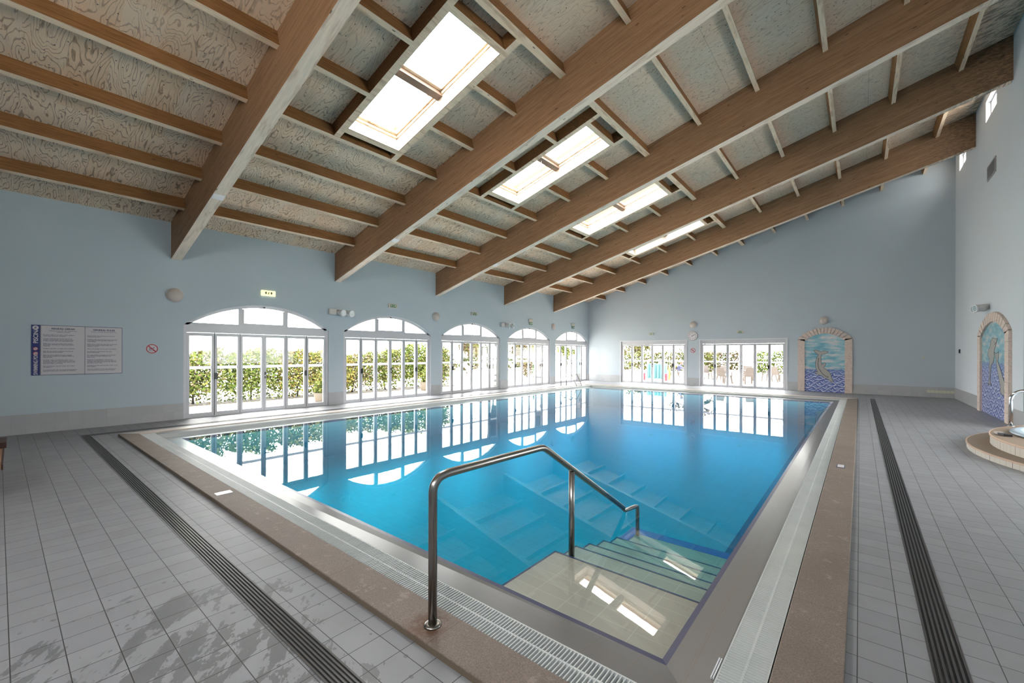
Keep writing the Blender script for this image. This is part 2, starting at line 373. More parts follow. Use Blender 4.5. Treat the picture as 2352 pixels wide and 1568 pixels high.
# ------------------------------------------------------------------ mesh builder
class MB:
    def __init__(s): s.v = []; s.f = []; s.mi = []; s.sm = []
    def add(s, verts, faces, mi=0, smooth=False):
        o = len(s.v); s.v += [tuple(p) for p in verts]
        for f in faces: s.f.append(tuple(i + o for i in f)); s.mi.append(mi); s.sm.append(smooth)
        return s
    def hexa(s, p, mi=0):   # 8 corners: bottom 4 ccw then top 4
        return s.add(p, [(3, 2, 1, 0), (4, 5, 6, 7), (0, 1, 5, 4), (1, 2, 6, 5), (2, 3, 7, 6), (3, 0, 4, 7)], mi)
    def box(s, x0, x1, y0, y1, z0, z1, mi=0):
        return s.hexa([(x0, y0, z0), (x1, y0, z0), (x1, y1, z0), (x0, y1, z0), (x0, y0, z1), (x1, y0, z1), (x1, y1, z1), (x0, y1, z1)], mi)
    def quad(s, a, b, c, d, mi=0): return s.add([a, b, c, d], [(0, 1, 2, 3)], mi)
    def prism(s, poly, y0, y1, mi=0, axis='y'):   # polygon in (x,z) extruded along y, or (x,y) along z
        n = len(poly)
        if axis == 'y': v = [(a, y0, b) for a, b in poly] + [(a, y1, b) for a, b in poly]
        else: v = [(a, b, y0) for a, b in poly] + [(a, b, y1) for a, b in poly]
        f = [tuple(range(n - 1, -1, -1)), tuple(range(n, 2 * n))] + [(i, (i + 1) % n, n + (i + 1) % n, n + i) for i in range(n)]
        return s.add(v, f, mi)
    def tube(s, path, r, seg=14, mi=0, cap=True):
        path = [Vector(p) for p in path]; n = len(path); rs = r if isinstance(r, (list, tuple)) else [r] * n
        t0 = (path[1] - path[0]).normalized()
        up = Vector((0, 0, 1)) if abs(t0.z) < .9 else Vector((1, 0, 0))
        a = t0.cross(up).normalized(); verts = []
        for i, p in enumerate(path):
            t = (path[min(i + 1, n - 1)] - path[max(i - 1, 0)]).normalized()
            a = (a - t * a.dot(t)).normalized(); b = t.cross(a)
            for k in range(seg):
                th = 2 * PI * k / seg; verts.append(p + a * math.cos(th) * rs[i] + b * math.sin(th) * rs[i])
        f = [(i * seg + k, i * seg + (k + 1) % seg, (i + 1) * seg + (k + 1) % seg, (i + 1) * seg + k) for i in range(n - 1) for k in range(seg)]
        s.add(verts, f, mi, True)
        if cap:
            o = len(s.v) - n * seg
            s.f.append(tuple(o + k for k in range(seg - 1, -1, -1))); s.mi.append(mi); s.sm.append(False)
            s.f.append(tuple(o + (n - 1) * seg + k for k in range(seg))); s.mi.append(mi); s.sm.append(False)
        return s
    def lathe(s, prof, c=(0, 0, 0), axis='z', seg=28, mi=0, sx=1, sz=1, smooth=True):
        verts = []; n = len(prof)
        for r, h in prof:
            for k in range(seg):
                th = 2 * PI * k / seg; a, b = r * math.cos(th) * sx, r * math.sin(th) * sz
                p = (a, b, h) if axis == 'z' else (a, h, b)
                verts.append((p[0] + c[0], p[1] + c[1], p[2] + c[2]))
        f = [(i * seg + k, i * seg + (k + 1) % seg, (i + 1) * seg + (k + 1) % seg, (i + 1) * seg + k) for i in range(n - 1) for k in range(seg)]
        f.append(tuple(range(seg - 1, -1, -1))); f.append(tuple((n - 1) * seg + k for k in range(seg)))
        o = len(s.v); s.v += verts
        for i, q in enumerate(f): s.f.append(tuple(j + o for j in q)); s.mi.append(mi); s.sm.append(smooth and i < len(f) - 2)
        return s
    def mesh(s, name, mats):
        me = bpy.data.meshes.new(name); me.from_pydata(s.v, [], s.f)
        for m in mats: me.materials.append(m)
        me.polygons.foreach_set('material_index', s.mi); me.polygons.foreach_set('use_smooth', s.sm)
        me.update()
        import bmesh
        b = bmesh.new(); b.from_mesh(me); bmesh.ops.recalc_face_normals(b, faces=b.faces); b.to_mesh(me); b.free()
        return me
    def build(s, name, mats, parent=None, loc=(0, 0, 0), raw=False):
        if not isinstance(mats, (list, tuple)): mats = [mats]
        o = bpy.data.objects.new(name, s.mesh(name, mats)); COL.objects.link(o); o.location = loc
        if parent is not None: o.parent = parent
        return o
def tag(o, label, cat, group=None, kind=None):
    o['label'] = label; o['category'] = cat
    if group: o['group'] = group
    if kind: o['kind'] = kind
    return o
def thing(name, label, cat, loc=(0, 0, 0), rz=0, group=None, kind=None):
    o = bpy.data.objects.new(name, None); COL.objects.link(o); o.location = loc; o.rotation_euler = (0, 0, rz)
    o.empty_display_size = .1
    return tag(o, label, cat, group, kind)
def dup(root, loc, rz, label, group=None):
    r = root.copy(); COL.objects.link(r); r.location = loc; r.rotation_euler = (0, 0, rz); r['label'] = label
    if group: r['group'] = group
    for ch in list(root.children):
        c = ch.copy(); COL.objects.link(c); c.parent = r
        for g in ch.children:
            d = g.copy(); COL.objects.link(d); d.parent = c
    return r
def struct(o, label=None, cat=None):
    o['kind'] = 'structure'
    if label: o['label'] = label; o['category'] = cat or 'room'
    return o
def text_obj(name, body, size, x, z, y, m, parent, align='LEFT', rot=0, sx=1.0, bold=0, spacing=1.0):
    cu = bpy.data.curves.new(name, 'FONT'); cu.body = body; cu.size = size; cu.align_x = align; cu.offset = bold
    cu.space_line = spacing
    tmp = bpy.data.objects.new(name + '_tmp', cu)
    COL.objects.link(tmp); dg = bpy.context.evaluated_depsgraph_get()
    me = bpy.data.meshes.new_from_object(tmp.evaluated_get(dg)); bpy.data.objects.remove(tmp)
    me.materials.clear(); me.materials.append(m)
    mt = Matrix.Translation((x, y, z)) @ Matrix.Rotation(PI / 2, 4, 'X') @ Matrix.Rotation(rot, 4, 'Z') @ Matrix.Diagonal((sx, 1, 1, 1))
    me.transform(mt)
    o = bpy.data.objects.new(name, me); COL.objects.link(o); o.parent = parent; return o
NTH = ['first', 'second', 'third', 'fourth', 'fifth', 'sixth', 'seventh', 'eighth', 'ninth', 'tenth', 'eleventh', 'twelfth', 'thirteenth']

# ------------------------------------------------------------------ walls with openings
def arch_z(t, w, zs, za):
    """height of a segmental arch at distance t from its left end"""
    h = za - zs; R = (w * w / 4 + h * h) / (2 * h)
    return zs - (R - h) + math.sqrt(max(0, R * R - (t - w / 2) ** 2))
def wall(name, axis, plane, thick, a0, a1, top, ops, mi_mat, rev_mat, label):
    """axis 'y': wall in the plane x=plane running along y; ops = (start, end, z0, zspring, zapex or None)"""
    b = MB()
    P = (lambda a, d, z: (plane + d, a, z)) if axis == 'y' else (lambda a, d, z: (a, plane + d, z))
    cuts = {a0, a1}
    for s, e, z0, zs, za in ops:
        cuts |= {s, e}
        if za: cuts |= {s + (e - s) * i / 28 for i in range(29)}
    cuts = sorted(c for c in cuts if a0 - 1e-6 <= c <= a1 + 1e-6)
    for u, v in zip(cuts, cuts[1:]):
        if v - u < 1e-6: continue
        m = (u + v) / 2; op = [o for o in ops if o[0] < m < o[1]]
        for d in (0, thick):
            if not op: b.quad(P(u, d, -.02), P(v, d, -.02), P(v, d, top(v)), P(u, d, top(u)))
            else:
                s, e, z0, zs, za = op[0]
                zu = arch_z(u - s, e - s, zs, za) if za else zs; zv = arch_z(v - s, e - s, zs, za) if za else zs
                b.quad(P(u, d, zu), P(v, d, zv), P(v, d, top(v)), P(u, d, top(u)))
                if z0 > 0: b.quad(P(u, d, -.02), P(v, d, -.02), P(v, d, z0), P(u, d, z0))
        b.quad(P(u, 0, top(u)), P(v, 0, top(v)), P(v, thick, top(v)), P(u, thick, top(u)))
        if op:
            s, e, z0, zs, za = op[0]
            zu = arch_z(u - s, e - s, zs, za) if za else zs; zv = arch_z(v - s, e - s, zs, za) if za else zs
            b.quad(P(u, 0, zu), P(v, 0, zv), P(v, thick, zv), P(u, thick, zu), 1)
            if z0 > 0: b.quad(P(u, 0, z0), P(v, 0, z0), P(v, thick, z0), P(u, thick, z0), 1)
    for s, e, z0, zs, za in ops:
        for c in (s, e): b.quad(P(c, 0, max(z0, -.02)), P(c, thick, max(z0, -.02)), P(c, thick, zs), P(c, 0, zs), 1)
    for c in (a0, a1): b.quad(P(c, 0, -.02), P(c, thick, -.02), P(c, thick, top(c)), P(c, 0, top(c)))
    return struct(b.build(name, [mi_mat, rev_mat]), label, 'wall')
DL = [(2.63, 6.2), (6.68, 10.16), (10.66, 14.13), (14.64, 18.10), (18.57, 22.03)]
ZS, ZA = 2.28, 2.885
wall('wall_left', 'y', XL, -.24, YB, YF + .2, lambda y: 4.75, [(s, e, 0, ZS, ZA) for s, e in DL], M['wall'], M['white'],
     'long pale blue wall with five arched glazed openings')
DF = [(-10.40, -6.84), (-6.14, -2.52)]
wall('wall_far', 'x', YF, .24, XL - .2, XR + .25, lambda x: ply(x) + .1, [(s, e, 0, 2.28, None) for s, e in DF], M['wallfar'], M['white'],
     'pale blue end wall under the sloping roof edge')
HW = [(16.17, 17.36), (20.2, 21.35)]
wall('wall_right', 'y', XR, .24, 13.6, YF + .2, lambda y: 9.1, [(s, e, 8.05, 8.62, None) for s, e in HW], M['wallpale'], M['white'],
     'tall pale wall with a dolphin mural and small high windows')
wall('wall_right.001', 'y', XR, .24, YB, 6.6, lambda y: 9.1, [], M['wall'], M['white'], 'tall pale wall beside the camera, outside the view')
wall('wall_right.002', 'y', 5.6, .2, 6.6, 13.6, lambda y: 4.0, [(7.4, 12.8, .9, 3.0, None)], M['wall'], M['white'], 'back wall of the spa alcove')  # unseen opening added to bring in fill daylight
b = MB(); b.box(XR, 5.8, 6.4, 6.6, -.02, 4.0); b.box(XR, 5.8, 13.6, 13.8, -.02, 4.0); b.box(XR + .001, 5.8, 6.4, 13.8, 4.0, 4.15); b.box(XR, XR + .24, 6.6, 13.6, 4.15, 9.1)
struct(b.build('wall_right.003', M['wall']), 'side walls and lintel of the spa alcove', 'wall')
wall('wall_back', 'x', YB, -.2, XL - .2, XR + .2, lambda x: ply(x) + .1,
     [(-4.8, -2.6, 3.6, 4.6, None), (-1.2, 2.2, 3.8, 5.4, None)], M['wall'], M['white'], 'wall behind the camera, outside the view')  # unseen openings added to let fill daylight in

# floor with the pool hole (ring of four trapezoids) and outside ground
PX0, PX1, PY0, PY1 = -10.92, -.055, 1.44, 19.2      # coping outer lines (front line skewed)
b = MB()
O = [(XL - .24, YB - .2), (5.8, YB - .2), (5.8, YF + .24), (XL - .24, YF + .24)]
I = [(PX0 + .02, fy(PY0 + .02, PX0)), (PX1 - .02, fy(PY0 + .02, PX1)), (PX1 - .02, PY1 - .02), (PX0 + .02, PY1 - .02)]
for i in range(4):
    j = (i + 1) % 4
    b.quad((*O[i], 0), (*O[j], 0), (*I[j], 0), (*I[i], 0))
struct(b.build('floor', M['floor']), 'grey square-tiled pool deck with wet splashes', 'floor')
b = MB(); b.box(-60, XL - .24, -30, 70, -.3, -.03); b.box(XL - .24, 45, YF + .24, 70, -.3, -.03); b.box(5.8, 45, -30, YF + .24, -.3, -.03); b.box(XL - .24, 5.8, -30, YB - .2, -.3, -.03)
struct(b.build('patio', M['pave']), 'bright paved patio outside the glazed doors', 'patio')

# dado tiles along the bottom of the walls
b = MB()
segs = [(YB, DL[0][0])] + [(DL[i][1], DL[i + 1][0]) for i in range(4)] + [(DL[4][1], YF)]
for s, e in segs: b.box(XL - .0, XL + .014, s, e, 0, .385)
struct(b.build('baseboard_left', M['dado']), 'grey tiled dado along the left wall', 'baseboard')
b = MB()
for s, e in [(XL + .014, DF[0][0]), (DF[0][1], DF[1][0]), (DF[1][1], -2.09), (-.23, XR)]: b.box(s, e, YF - .014, YF, 0, .385)
struct(b.build('baseboard_far', M['dado']), 'grey tiled dado along the far wall', 'baseboard')
b = MB(); b.box(XR - .014, XR, 17.96, YF - .014, 0, .385); b.box(XR - .014, XR, 13.6, 14.68, 0, .385)
struct(b.build('baseboard_right', M['dado']), 'pale grey tiled dado along the right wall', 'baseboard')

# ------------------------------------------------------------------ roof
SU = (5.185, 8.097); SY = (3.965, 5.105)
us = [-.4, SU[0], SU[1], 16.4]
ys = [YB - .4]
for k in range(4): ys += [SY[0] + 4 * k, SY[1] + 4 * k]
ys += [YF + .4]
b = MB()
for i in range(3):
    for j in range(len(ys) - 1):
        if i == 1 and j % 2 == 1: continue
        for n in (0, .16):
            b.quad(rp(us[i], ys[j], n), rp(us[i + 1], ys[j], n), rp(us[i + 1], ys[j + 1], n), rp(us[i], ys[j + 1], n))
struct(b.build('ceiling', M['ply']), 'sloping plywood roof sheathing between the timbers', 'ceiling')
def yb(k, x): return 2.39 + 4 * k + RSK * (x - XL)
BW = .2
for k in range(-1, 5):
    b = MB(); x0, x1 = XL - .05, XR + .05
    n = 12
    for i in range(n):
        a, c = x0 + (x1 - x0) * i / n, x0 + (x1 - x0) * (i + 1) / n
        p = [(a, yb(k, a), bb(a)), (c, yb(k, c), bb(c)), (c, yb(k, c) + BW, bb(c)), (a, yb(k, a) + BW, bb(a)),
             (a, yb(k, a), ply(a) + .01), (c, yb(k, c), ply(c) + .01), (c, yb(k, c) + BW, ply(c) + .01), (a, yb(k, a) + BW, ply(a) + .01)]
        f = [(3, 2, 1, 0), (4, 5, 6, 7), (0, 1, 5, 4), (2, 3, 7, 6)]
        if i == 0: f.append((3, 0, 4, 7))
        if i == n - 1: f.append((1, 2, 6, 5))
        b.add(p, f)
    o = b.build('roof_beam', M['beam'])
    struct(o, 'deep glulam roof beam, %s from the camera' % NTH[max(0, k)] if k >= 0 else 'deep glulam roof beam behind the camera', 'beam')
    if k >= 0:
        xa, xb = -9.62, -9.44; q = MB()
        q.hexa([(xa, yb(k, xa) + .002, bb(xa) - .006), (xb, yb(k, xb) + .002, bb(xb) - .006), (xb, yb(k, xb) + BW - .002, bb(xb) - .006), (xa, yb(k, xa) + BW - .002, bb(xa) - .006),
                (xa, yb(k, xa) + .002, bb(xa) + .01), (xb, yb(k, xb) + .002, bb(xb) + .01), (xb, yb(k, xb) + BW - .002, bb(xb) + .01), (xa, yb(k, xa) + BW - .002, bb(xa) + .01)])
        q.build('steel_strap', M['alu'], o)
def roof_box(u0, u1, y0, y1, n0, n1):
    return MB().hexa([rp(u0, y0, n0), rp(u1, y0, n0), rp(u1, y1, n0), rp(u0, y1, n0), rp(u0, y0, n1), rp(u1, y0, n1), rp(u1, y1, n1), rp(u0, y1, n1)])
def pu(i):
    x = -11.42 + 1.203 * i
    w = .09
    if i == 6: x, w = -4.30, .135
    u = (x - XL - .067) / CT
    return u, u + w
TRI = [(3.845, 3.965), (5.105, 5.23)]
BAYS = ['in the bay nearest the camera', 'between the first and second beams', 'between the second and third beams', 'between the third and fourth beams', 'between the fourth and fifth beams', 'in the bay against the far wall']
for k in range(-1, 5):
    ya = YB if k == -1 else 2.39 + 4 * k + BW
    ye = 2.39 + 4 * (k + 1) if k < 4 else YF - RSK * 7
    for i in range(12):
        u0, u1 = pu(i)
        if 0 <= k <= 3 and i in (4, 5): spans = [(ya, TRI[0][0] + 4 * k, ', on the near side of the skylight'), (TRI[1][1] + 4 * k, ye, ', on the far side of the skylight')]
        else: spans = [(ya, ye if k < 4 else YF - RSK * (XL * -1 + (-11.42 + 1.203 * i)) + .0, '')]
        for s, e, w in spans:
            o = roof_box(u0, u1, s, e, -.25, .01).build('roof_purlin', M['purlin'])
            struct(o, 'timber purlin, %s up from the low wall, %s%s' % (NTH[i], BAYS[k + 1], w), 'purlin')
    if 0 <= k <= 3:
        uD, uH = pu(3)[1], pu(6)[0]
        for q, (s, e) in enumerate(TRI):
            o = roof_box(uD, uH, s + 4 * k, e + 4 * k, -.25, .32).build('roof_trimmer', M['purlin'])
            struct(o, 'long trimmer along the %s side of the skylight %s' % (('near', 'far')[q], BAYS[k + 1]), 'trimmer')
        for q, (a, c) in enumerate(((SU[0] - .115, SU[0]), (SU[1], SU[1] + .1))):
            o = roof_box(a, c, SY[0] + 4 * k, SY[1] + 4 * k, -.25, .32).build('roof_trimmer', M['purlin'])
            struct(o, 'short header closing the %s end of the skylight %s' % (('lower', 'upper')[q], BAYS[k + 1]), 'trimmer')
        # skylight: timber frame, middle bar, two panes
        root = thing('window_%d' % (6 + k), 'timber-framed two-pane roof skylight %s' % BAYS[k + 1], 'skylight', kind='structure')
        y0, y1 = SY[0] + 4 * k, SY[1] + 4 * k; f = MB()
        def rb(u0, u1, a, c, n0, n1, mb):
            mb.v and None
            p = [rp(u0, a, n0), rp(u1, a, n0), rp(u1, c, n0), rp(u0, c, n0), rp(u0, a, n1), rp(u1, a, n1), rp(u1, c, n1), rp(u0, c, n1)]; mb.hexa(p)
        rb(SU[0], SU[0] + .045, y0, y1, .02, .2, f); rb(SU[1] - .045, SU[1], y0, y1, .02, .2, f)
        rb(SU[0], SU[1], y0, y0 + .03, .02, .2, f); rb(SU[0], SU[1], y1 - .03, y1, .02, .2, f)
        f.build('frame', M['skywood'], root)
        ln = MB()
        rb(SU[0] + .001, SU[0] + .012, y0 + .012, y1 - .012, -.245, .02, ln); rb(SU[1] - .012, SU[1] - .001, y0 + .012, y1 - .012, -.245, .02, ln)
        rb(SU[0] + .001, SU[1] - .001, y0 + .001, y0 + .012, -.245, .02, ln); rb(SU[0] + .001, SU[1] - .001, y1 - .012, y1 - .001, -.245, .02, ln)
        ln.build('shaft_lining', M['skylining'], root)
        g = MB(); rb(6.53, 6.67, y0, y1, -.02, .14, g); g.build('middle_bar', M['mullion'], root)
        for a, c in ((SU[0] + .045, 6.53), (6.67, SU[1] - .045)):
            s_ = MB()
            rb(a, a + .05, y0 + .03, y1 - .03, .08, .16, s_); rb(c - .05, c, y0 + .03, y1 - .03, .08, .16, s_)
            rb(a, c, y0 + .03, y0 + .06, .08, .16, s_); rb(a, c, y1 - .06, y1 - .03, .08, .16, s_)
            sa = s_.build('sash', M['skywood'], root)
            p = MB(); p.quad(rp(a + .03, y0 + .04, .12), rp(c - .03, y0 + .04, .12), rp(c - .03, y1 - .04, .12), rp(a + .03, y1 - .04, .12)); p.build('pane', M['glass'], sa)
        if k == 1:
            c_ = MB(); q0 = rp(6.6, y0 + .42, .0); c_.tube([q0, (q0[0], q0[1], q0[2] - .35)], .008, 6); c_.build('pull_cord', M['white'], root)

# ------------------------------------------------------------------ folding doors and arched fanlights
def make_doors(name, width, label, loc, rz, arched):
    root = thing(name, label, 'folding door', loc, rz, kind='structure')
    d0, d1 = .05, .12; ht = 2.1; hd = 2.28
    f = MB()
    jw = .07
    f.box(0, jw, d0 - .01, d1 + .03, 0, hd); f.box(width - jw, width, d0 - .01, d1 + .03, 0, hd)
    f.box(jw, width - jw, d0 - .01, d1 + .03, ht, hd); f.box(jw, width - jw, d0, d1, 0, .018)
    f.build('door_frame', M['alu'], root)
    if not arched:
        c = MB(); c.box(-.05, 0, -.015, .02, 0, 2.33); c.box(width, width + .05, -.015, .02, 0, 2.33); c.box(0, width, -.015, .02, 2.28, 2.33)
        c.build('casing', M['white'], root)
    n = 6; lw = (width - 2 * jw) / n
    for i in range(n):
        x0 = jw + i * lw; x1 = x0 + lw; g = .004; st = .055; w0 = .02
        l = MB()
        l.box(x0 + g, x0 + g + st, d0, d1, w0, ht - .006); l.box(x1 - g - st, x1 - g, d0, d1, w0, ht - .006)
        l.box(x0 + g + st, x1 - g - st, d0, d1, w0, w0 + .085); l.box(x0 + g + st, x1 - g - st, d0, d1, ht - .085, ht - .006)
        leaf = l.build('door_leaf', M['alu'], root)
        p = MB(); ym = (d0 + d1) / 2
        p.quad((x0 + g + st, ym, w0 + .085), (x1 - g - st, ym, w0 + .085), (x1 - g - st, ym, ht - .085), (x0 + g + st, ym, ht - .085)); p.build('pane', M['glass'], leaf)
        s_ = MB(); s_.box(x0 + g + st, x1 - g - st, ym - .004, ym + .004, 1.19, 1.265); s_.build('safety_strip', M['strip'], leaf)
        if i in (0, 4):   # black gasket at the folding joints with the pull handles
            q = MB(); q.box(x1 - .006, x1 + .006, d0 - .004, d0 + .03, w0, ht); q.build('gasket', M['gasket'], leaf)
            s = 1 if i == 0 else -1
            h = MB(); xc = x1 + s * .03
            h.prism([(xc - .028, .93), (xc + .028, .93), (xc + .034, .96), (xc + .034, 1.06), (xc + .028, 1.09), (xc - .028, 1.09), (xc - .034, 1.06), (xc - .034, .96)], d0 - .035, d0)
            h.build('pull_handle', M['black'], leaf)
        if i == 2:
            h = MB(); xc = x1 + .03
            h.box(xc - .014, xc + .014, d0 - .02, d0, 1.0, 1.08); h.tube([(xc, d0 - .01, 1.045), (xc, d0 - .05, 1.045), (xc + .02, d0 - .058, 1.045), (xc + .15, d0 - .058, 1.045)], .011, 8)
            h.box(xc - .014, xc + .014, d0 - .015, d0, .9, .955)
            h.build('lever_handle', M['black'], leaf)
        if i in (1, 3):
            q = MB(); q.box(x1 - .004, x1 + .004, d0 - .002, d0 + .03, w0, ht); q.build('gasket', M['gasket'], leaf)
    return root
def make_fanlight(name, width, label, loc, rz):
    root = thing(name, label, 'arched window', loc, rz, kind='structure')
    zs, za = ZS, ZA; d0, d1 = .05, .12; N = 36
    f = MB()
    def arc(t, inset): return arch_z(t, width, zs, za) - inset
    # curved head
    pts = [width * i / N for i in range(N + 1)]
    for u, v in zip(pts, pts[1:]):
        a, c = arc(u, 0), arc(v, 0); a2, c2 = max(zs, a - .075), max(zs, c - .075)
        f.hexa([(u, d0, a2), (v, d0, c2), (v, d1, c2), (u, d1, a2), (u, d0, a), (v, d0, c), (v, d1, c), (u, d1, a)])
    f.box(.05, width - .05, d0, d1, zs, zs + .06)
    f.build('frame', M['alu'], root)
    jw = .07; lw = (width - 2 * jw) / 6
    m1, m2 = jw + 2 * lw, jw + 4 * lw
    for m in (m1, m2):
        q = MB(); q.box(m - .045, m + .045, d0 - .008, d1, zs + .05, arc(m, .05)); q.build('mullion', M['alu'], root)
    sa = MB(); sa.box(m1 + .045, m2 - .045, d0 - .012, d1 - .01, zs + .06, zs + .1)
    sa.box(m1 + .045, m1 + .09, d0 - .012, d1 - .01, zs + .1, arc(m1, .075)); sa.box(m2 - .09, m2 - .045, d0 - .012, d1 - .01, zs + .1, arc(m2, .075))
    sash = sa.build('sash', M['alu'], root)
    h = MB(); h.box(width / 2 - .02, width / 2 + .02, d0 - .03, d0, za - .075, za - .035); h.build('latch', M['black'], sash)
    ym = (d0 + d1) / 2
    for a, c in ((.3, m1 - .045), (m1 + .045, m2 - .045), (m2 + .045, width - .3)):
        p = MB(); n = 12; top = []
        for i in range(n + 1):
            t = a + (c - a) * i / n; top.append((t, max(zs + .061, arc(t, .07))))
        p.add([(a, ym, zs + .06), (c, ym, zs + .06)] + [(t, ym, z) for t, z in reversed(top)], [tuple(range(n + 3))]); p.build('pane', M['glass'], root)
    return root
WHERE = ['nearest the rules board', 'second along the left wall', 'third along the left wall', 'fourth along the left wall', 'beside the far corner']
for i, (s, e) in enumerate(DL):
    make_doors('door_%d' % (i + 1), e - s, 'white six-leaf glazed folding door %s' % WHERE[i], (XL, s, 0), PI / 2, True)
    make_fanlight('window_%d' % (i + 1), e - s, 'arched three-pane fanlight over the folding door %s' % WHERE[i], (XL, s, 0), PI / 2)
make_doors('door_6', DF[0][1] - DF[0][0], 'square-headed folding door in the far wall, left of the clock', (DF[0][0], YF, 0), 0, False)
make_doors('door_7', DF[1][1] - DF[1][0], 'square-headed folding door in the far wall, right of the clock', (DF[1][0], YF, 0), 0, False)
for i, (s, e) in enumerate(HW):
    root = thing('window_%d' % (10 + i), 'small horizontal window high on the right wall, %s' % ('over the vent', 'beside the far corner')[i], 'window', (XR, e, 8.05), -PI / 2, kind='structure')
    w = e - s; f = MB(); f.box(0, w, .1, .16, 0, .05); f.box(0, w, .1, .16, .52, .57); f.box(0, .05, .1, .16, .05, .52); f.box(w - .05, w, .1, .16, .05, .52); f.build('frame', M['alu'], root)
    p = MB(); p.quad((.05, .13, .05), (w - .05, .13, .05), (w - .05, .13, .52), (.05, .13, .52)); p.build('pane', M['glass'], root)

# ------------------------------------------------------------------ pool
CO = (PX0, PX1, PY0, PY1); CI = (-10.65, -.33, 1.70, 18.93)
GO = (-10.64, -.338, 1.708, 18.92); GI = (-10.37, -.538, 1.925, 18.62)
NO = (-10.14, -.775, 2.195, 18.38); NI = (-10.10, -.81, 2.235, 18.34)
def rect(r): return [(r[0], fy(r[2], r[0])), (r[1], fy(r[2], r[1])), (r[1], r[3]), (r[0], r[3])]
def ringside(b, o, i, side, zo, zi, mi=0):
    """one mitred side of a frame: side 0 front, 1 right, 2 far, 3 left; zo/zi heights at (start, end)"""
    j = (side + 1) % 4; A, B = rect(o), rect(i)
    b.quad((*A[side], zo[0]), (*A[j], zo[1]), (*B[j], zi[1]), (*B[side], zi[0]), mi)
SIDES = ['front', 'right', 'far', 'left']
for s in range(4):
    b = MB(); j = (s + 1) % 4; A, B = rect(CO), rect(CI); z = .04
    b.hexa([(*A[s], -.06), (*A[j], -.06), (*B[j], -.06), (*B[s], -.06), (*A[s], z), (*A[j], z), (*B[j], z), (*B[s], z)])
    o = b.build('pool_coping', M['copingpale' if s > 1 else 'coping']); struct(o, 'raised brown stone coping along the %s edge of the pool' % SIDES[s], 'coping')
    md = o.modifiers.new('edge', 'BEVEL'); md.width = .006; md.segments = 2; md.limit_method = 'ANGLE'
# pool shell: tiled edge band, walls, floor
ZB = [-.062, -.033, -.062, -.075]        # band height at the nosing per corner: front-left, front-right, far-right, far-left
DEP = -.95
ZG = .02
ZI = [-.054, .016, -.022, -.056]     # band height at the grating per corner
b = MB()
for s in range(4):
    j = (s + 1) % 4
    ringside(b, (GI[0], GI[1], GI[2], GI[3]), NO, s, (ZI[s], ZI[j]), (ZB[s], ZB[j]), 0)
    ringside(b, NO, NI, s, (ZB[s], ZB[j]), (ZB[s] - .004, ZB[j] - .004), 1)
    A, B = rect(GO), rect(GI)
    b.quad((*A[s], -.09), (*A[j], -.09), (*B[j], -.09), (*B[s], -.09), 2)
    b.quad((*B[s], -.09), (*B[j], -.09), (*B[j], ZI[j]), (*B[s], ZI[s]), 2)
    bs, bj = Vector(B[s]), Vector(B[j]); nn = Vector((-(bj - bs).y, (bj - bs).x)).normalized() * .004
    b.quad((*(bs + nn), ZI[s]), (*(bj + nn), ZI[j]), (*(bj + nn), ZG - .003), (*(bs + nn), ZG - .003), 5 if s > 1 else 0)
    b.quad((*(bs + nn), ZG - .003), (*(bj + nn), ZG - .003), (*(bj - nn), ZG - .003), (*(bs - nn), ZG - .003), 5 if s > 1 else 0)
    b.quad((*A[s], -.09), (*A[j], -.09), (*A[j], .02), (*A[s], .02), 2)
    A = rect(NI)
    b.quad((*A[s], ZB[s] - .004), (*A[j], ZB[j] - .004), (*A[j], -.12), (*A[s], -.12), 1)
    b.quad((*A[s], -.12), (*A[j], -.12), (*A[j], DEP), (*A[s], DEP), 3)
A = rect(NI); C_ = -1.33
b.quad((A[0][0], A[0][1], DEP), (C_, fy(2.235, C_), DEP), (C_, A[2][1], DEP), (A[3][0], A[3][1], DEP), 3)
b.quad((C_, fy(2.235, C_), DEP), (A[1][0], A[1][1], DEP), (A[2][0], A[2][1], DEP), (C_, A[2][1], DEP), 4)  # strip of darker blue tile along the right of the pool floor
struct(b.build('pool_basin', [M['band'], M['navy'], M['gratepit'], M['pooltile'], plain('shaded_blue_tile', srgb(50, 84, 116), .3), M['grate']]), 'sunken tiled swimming pool basin with navy nosing', 'pool')
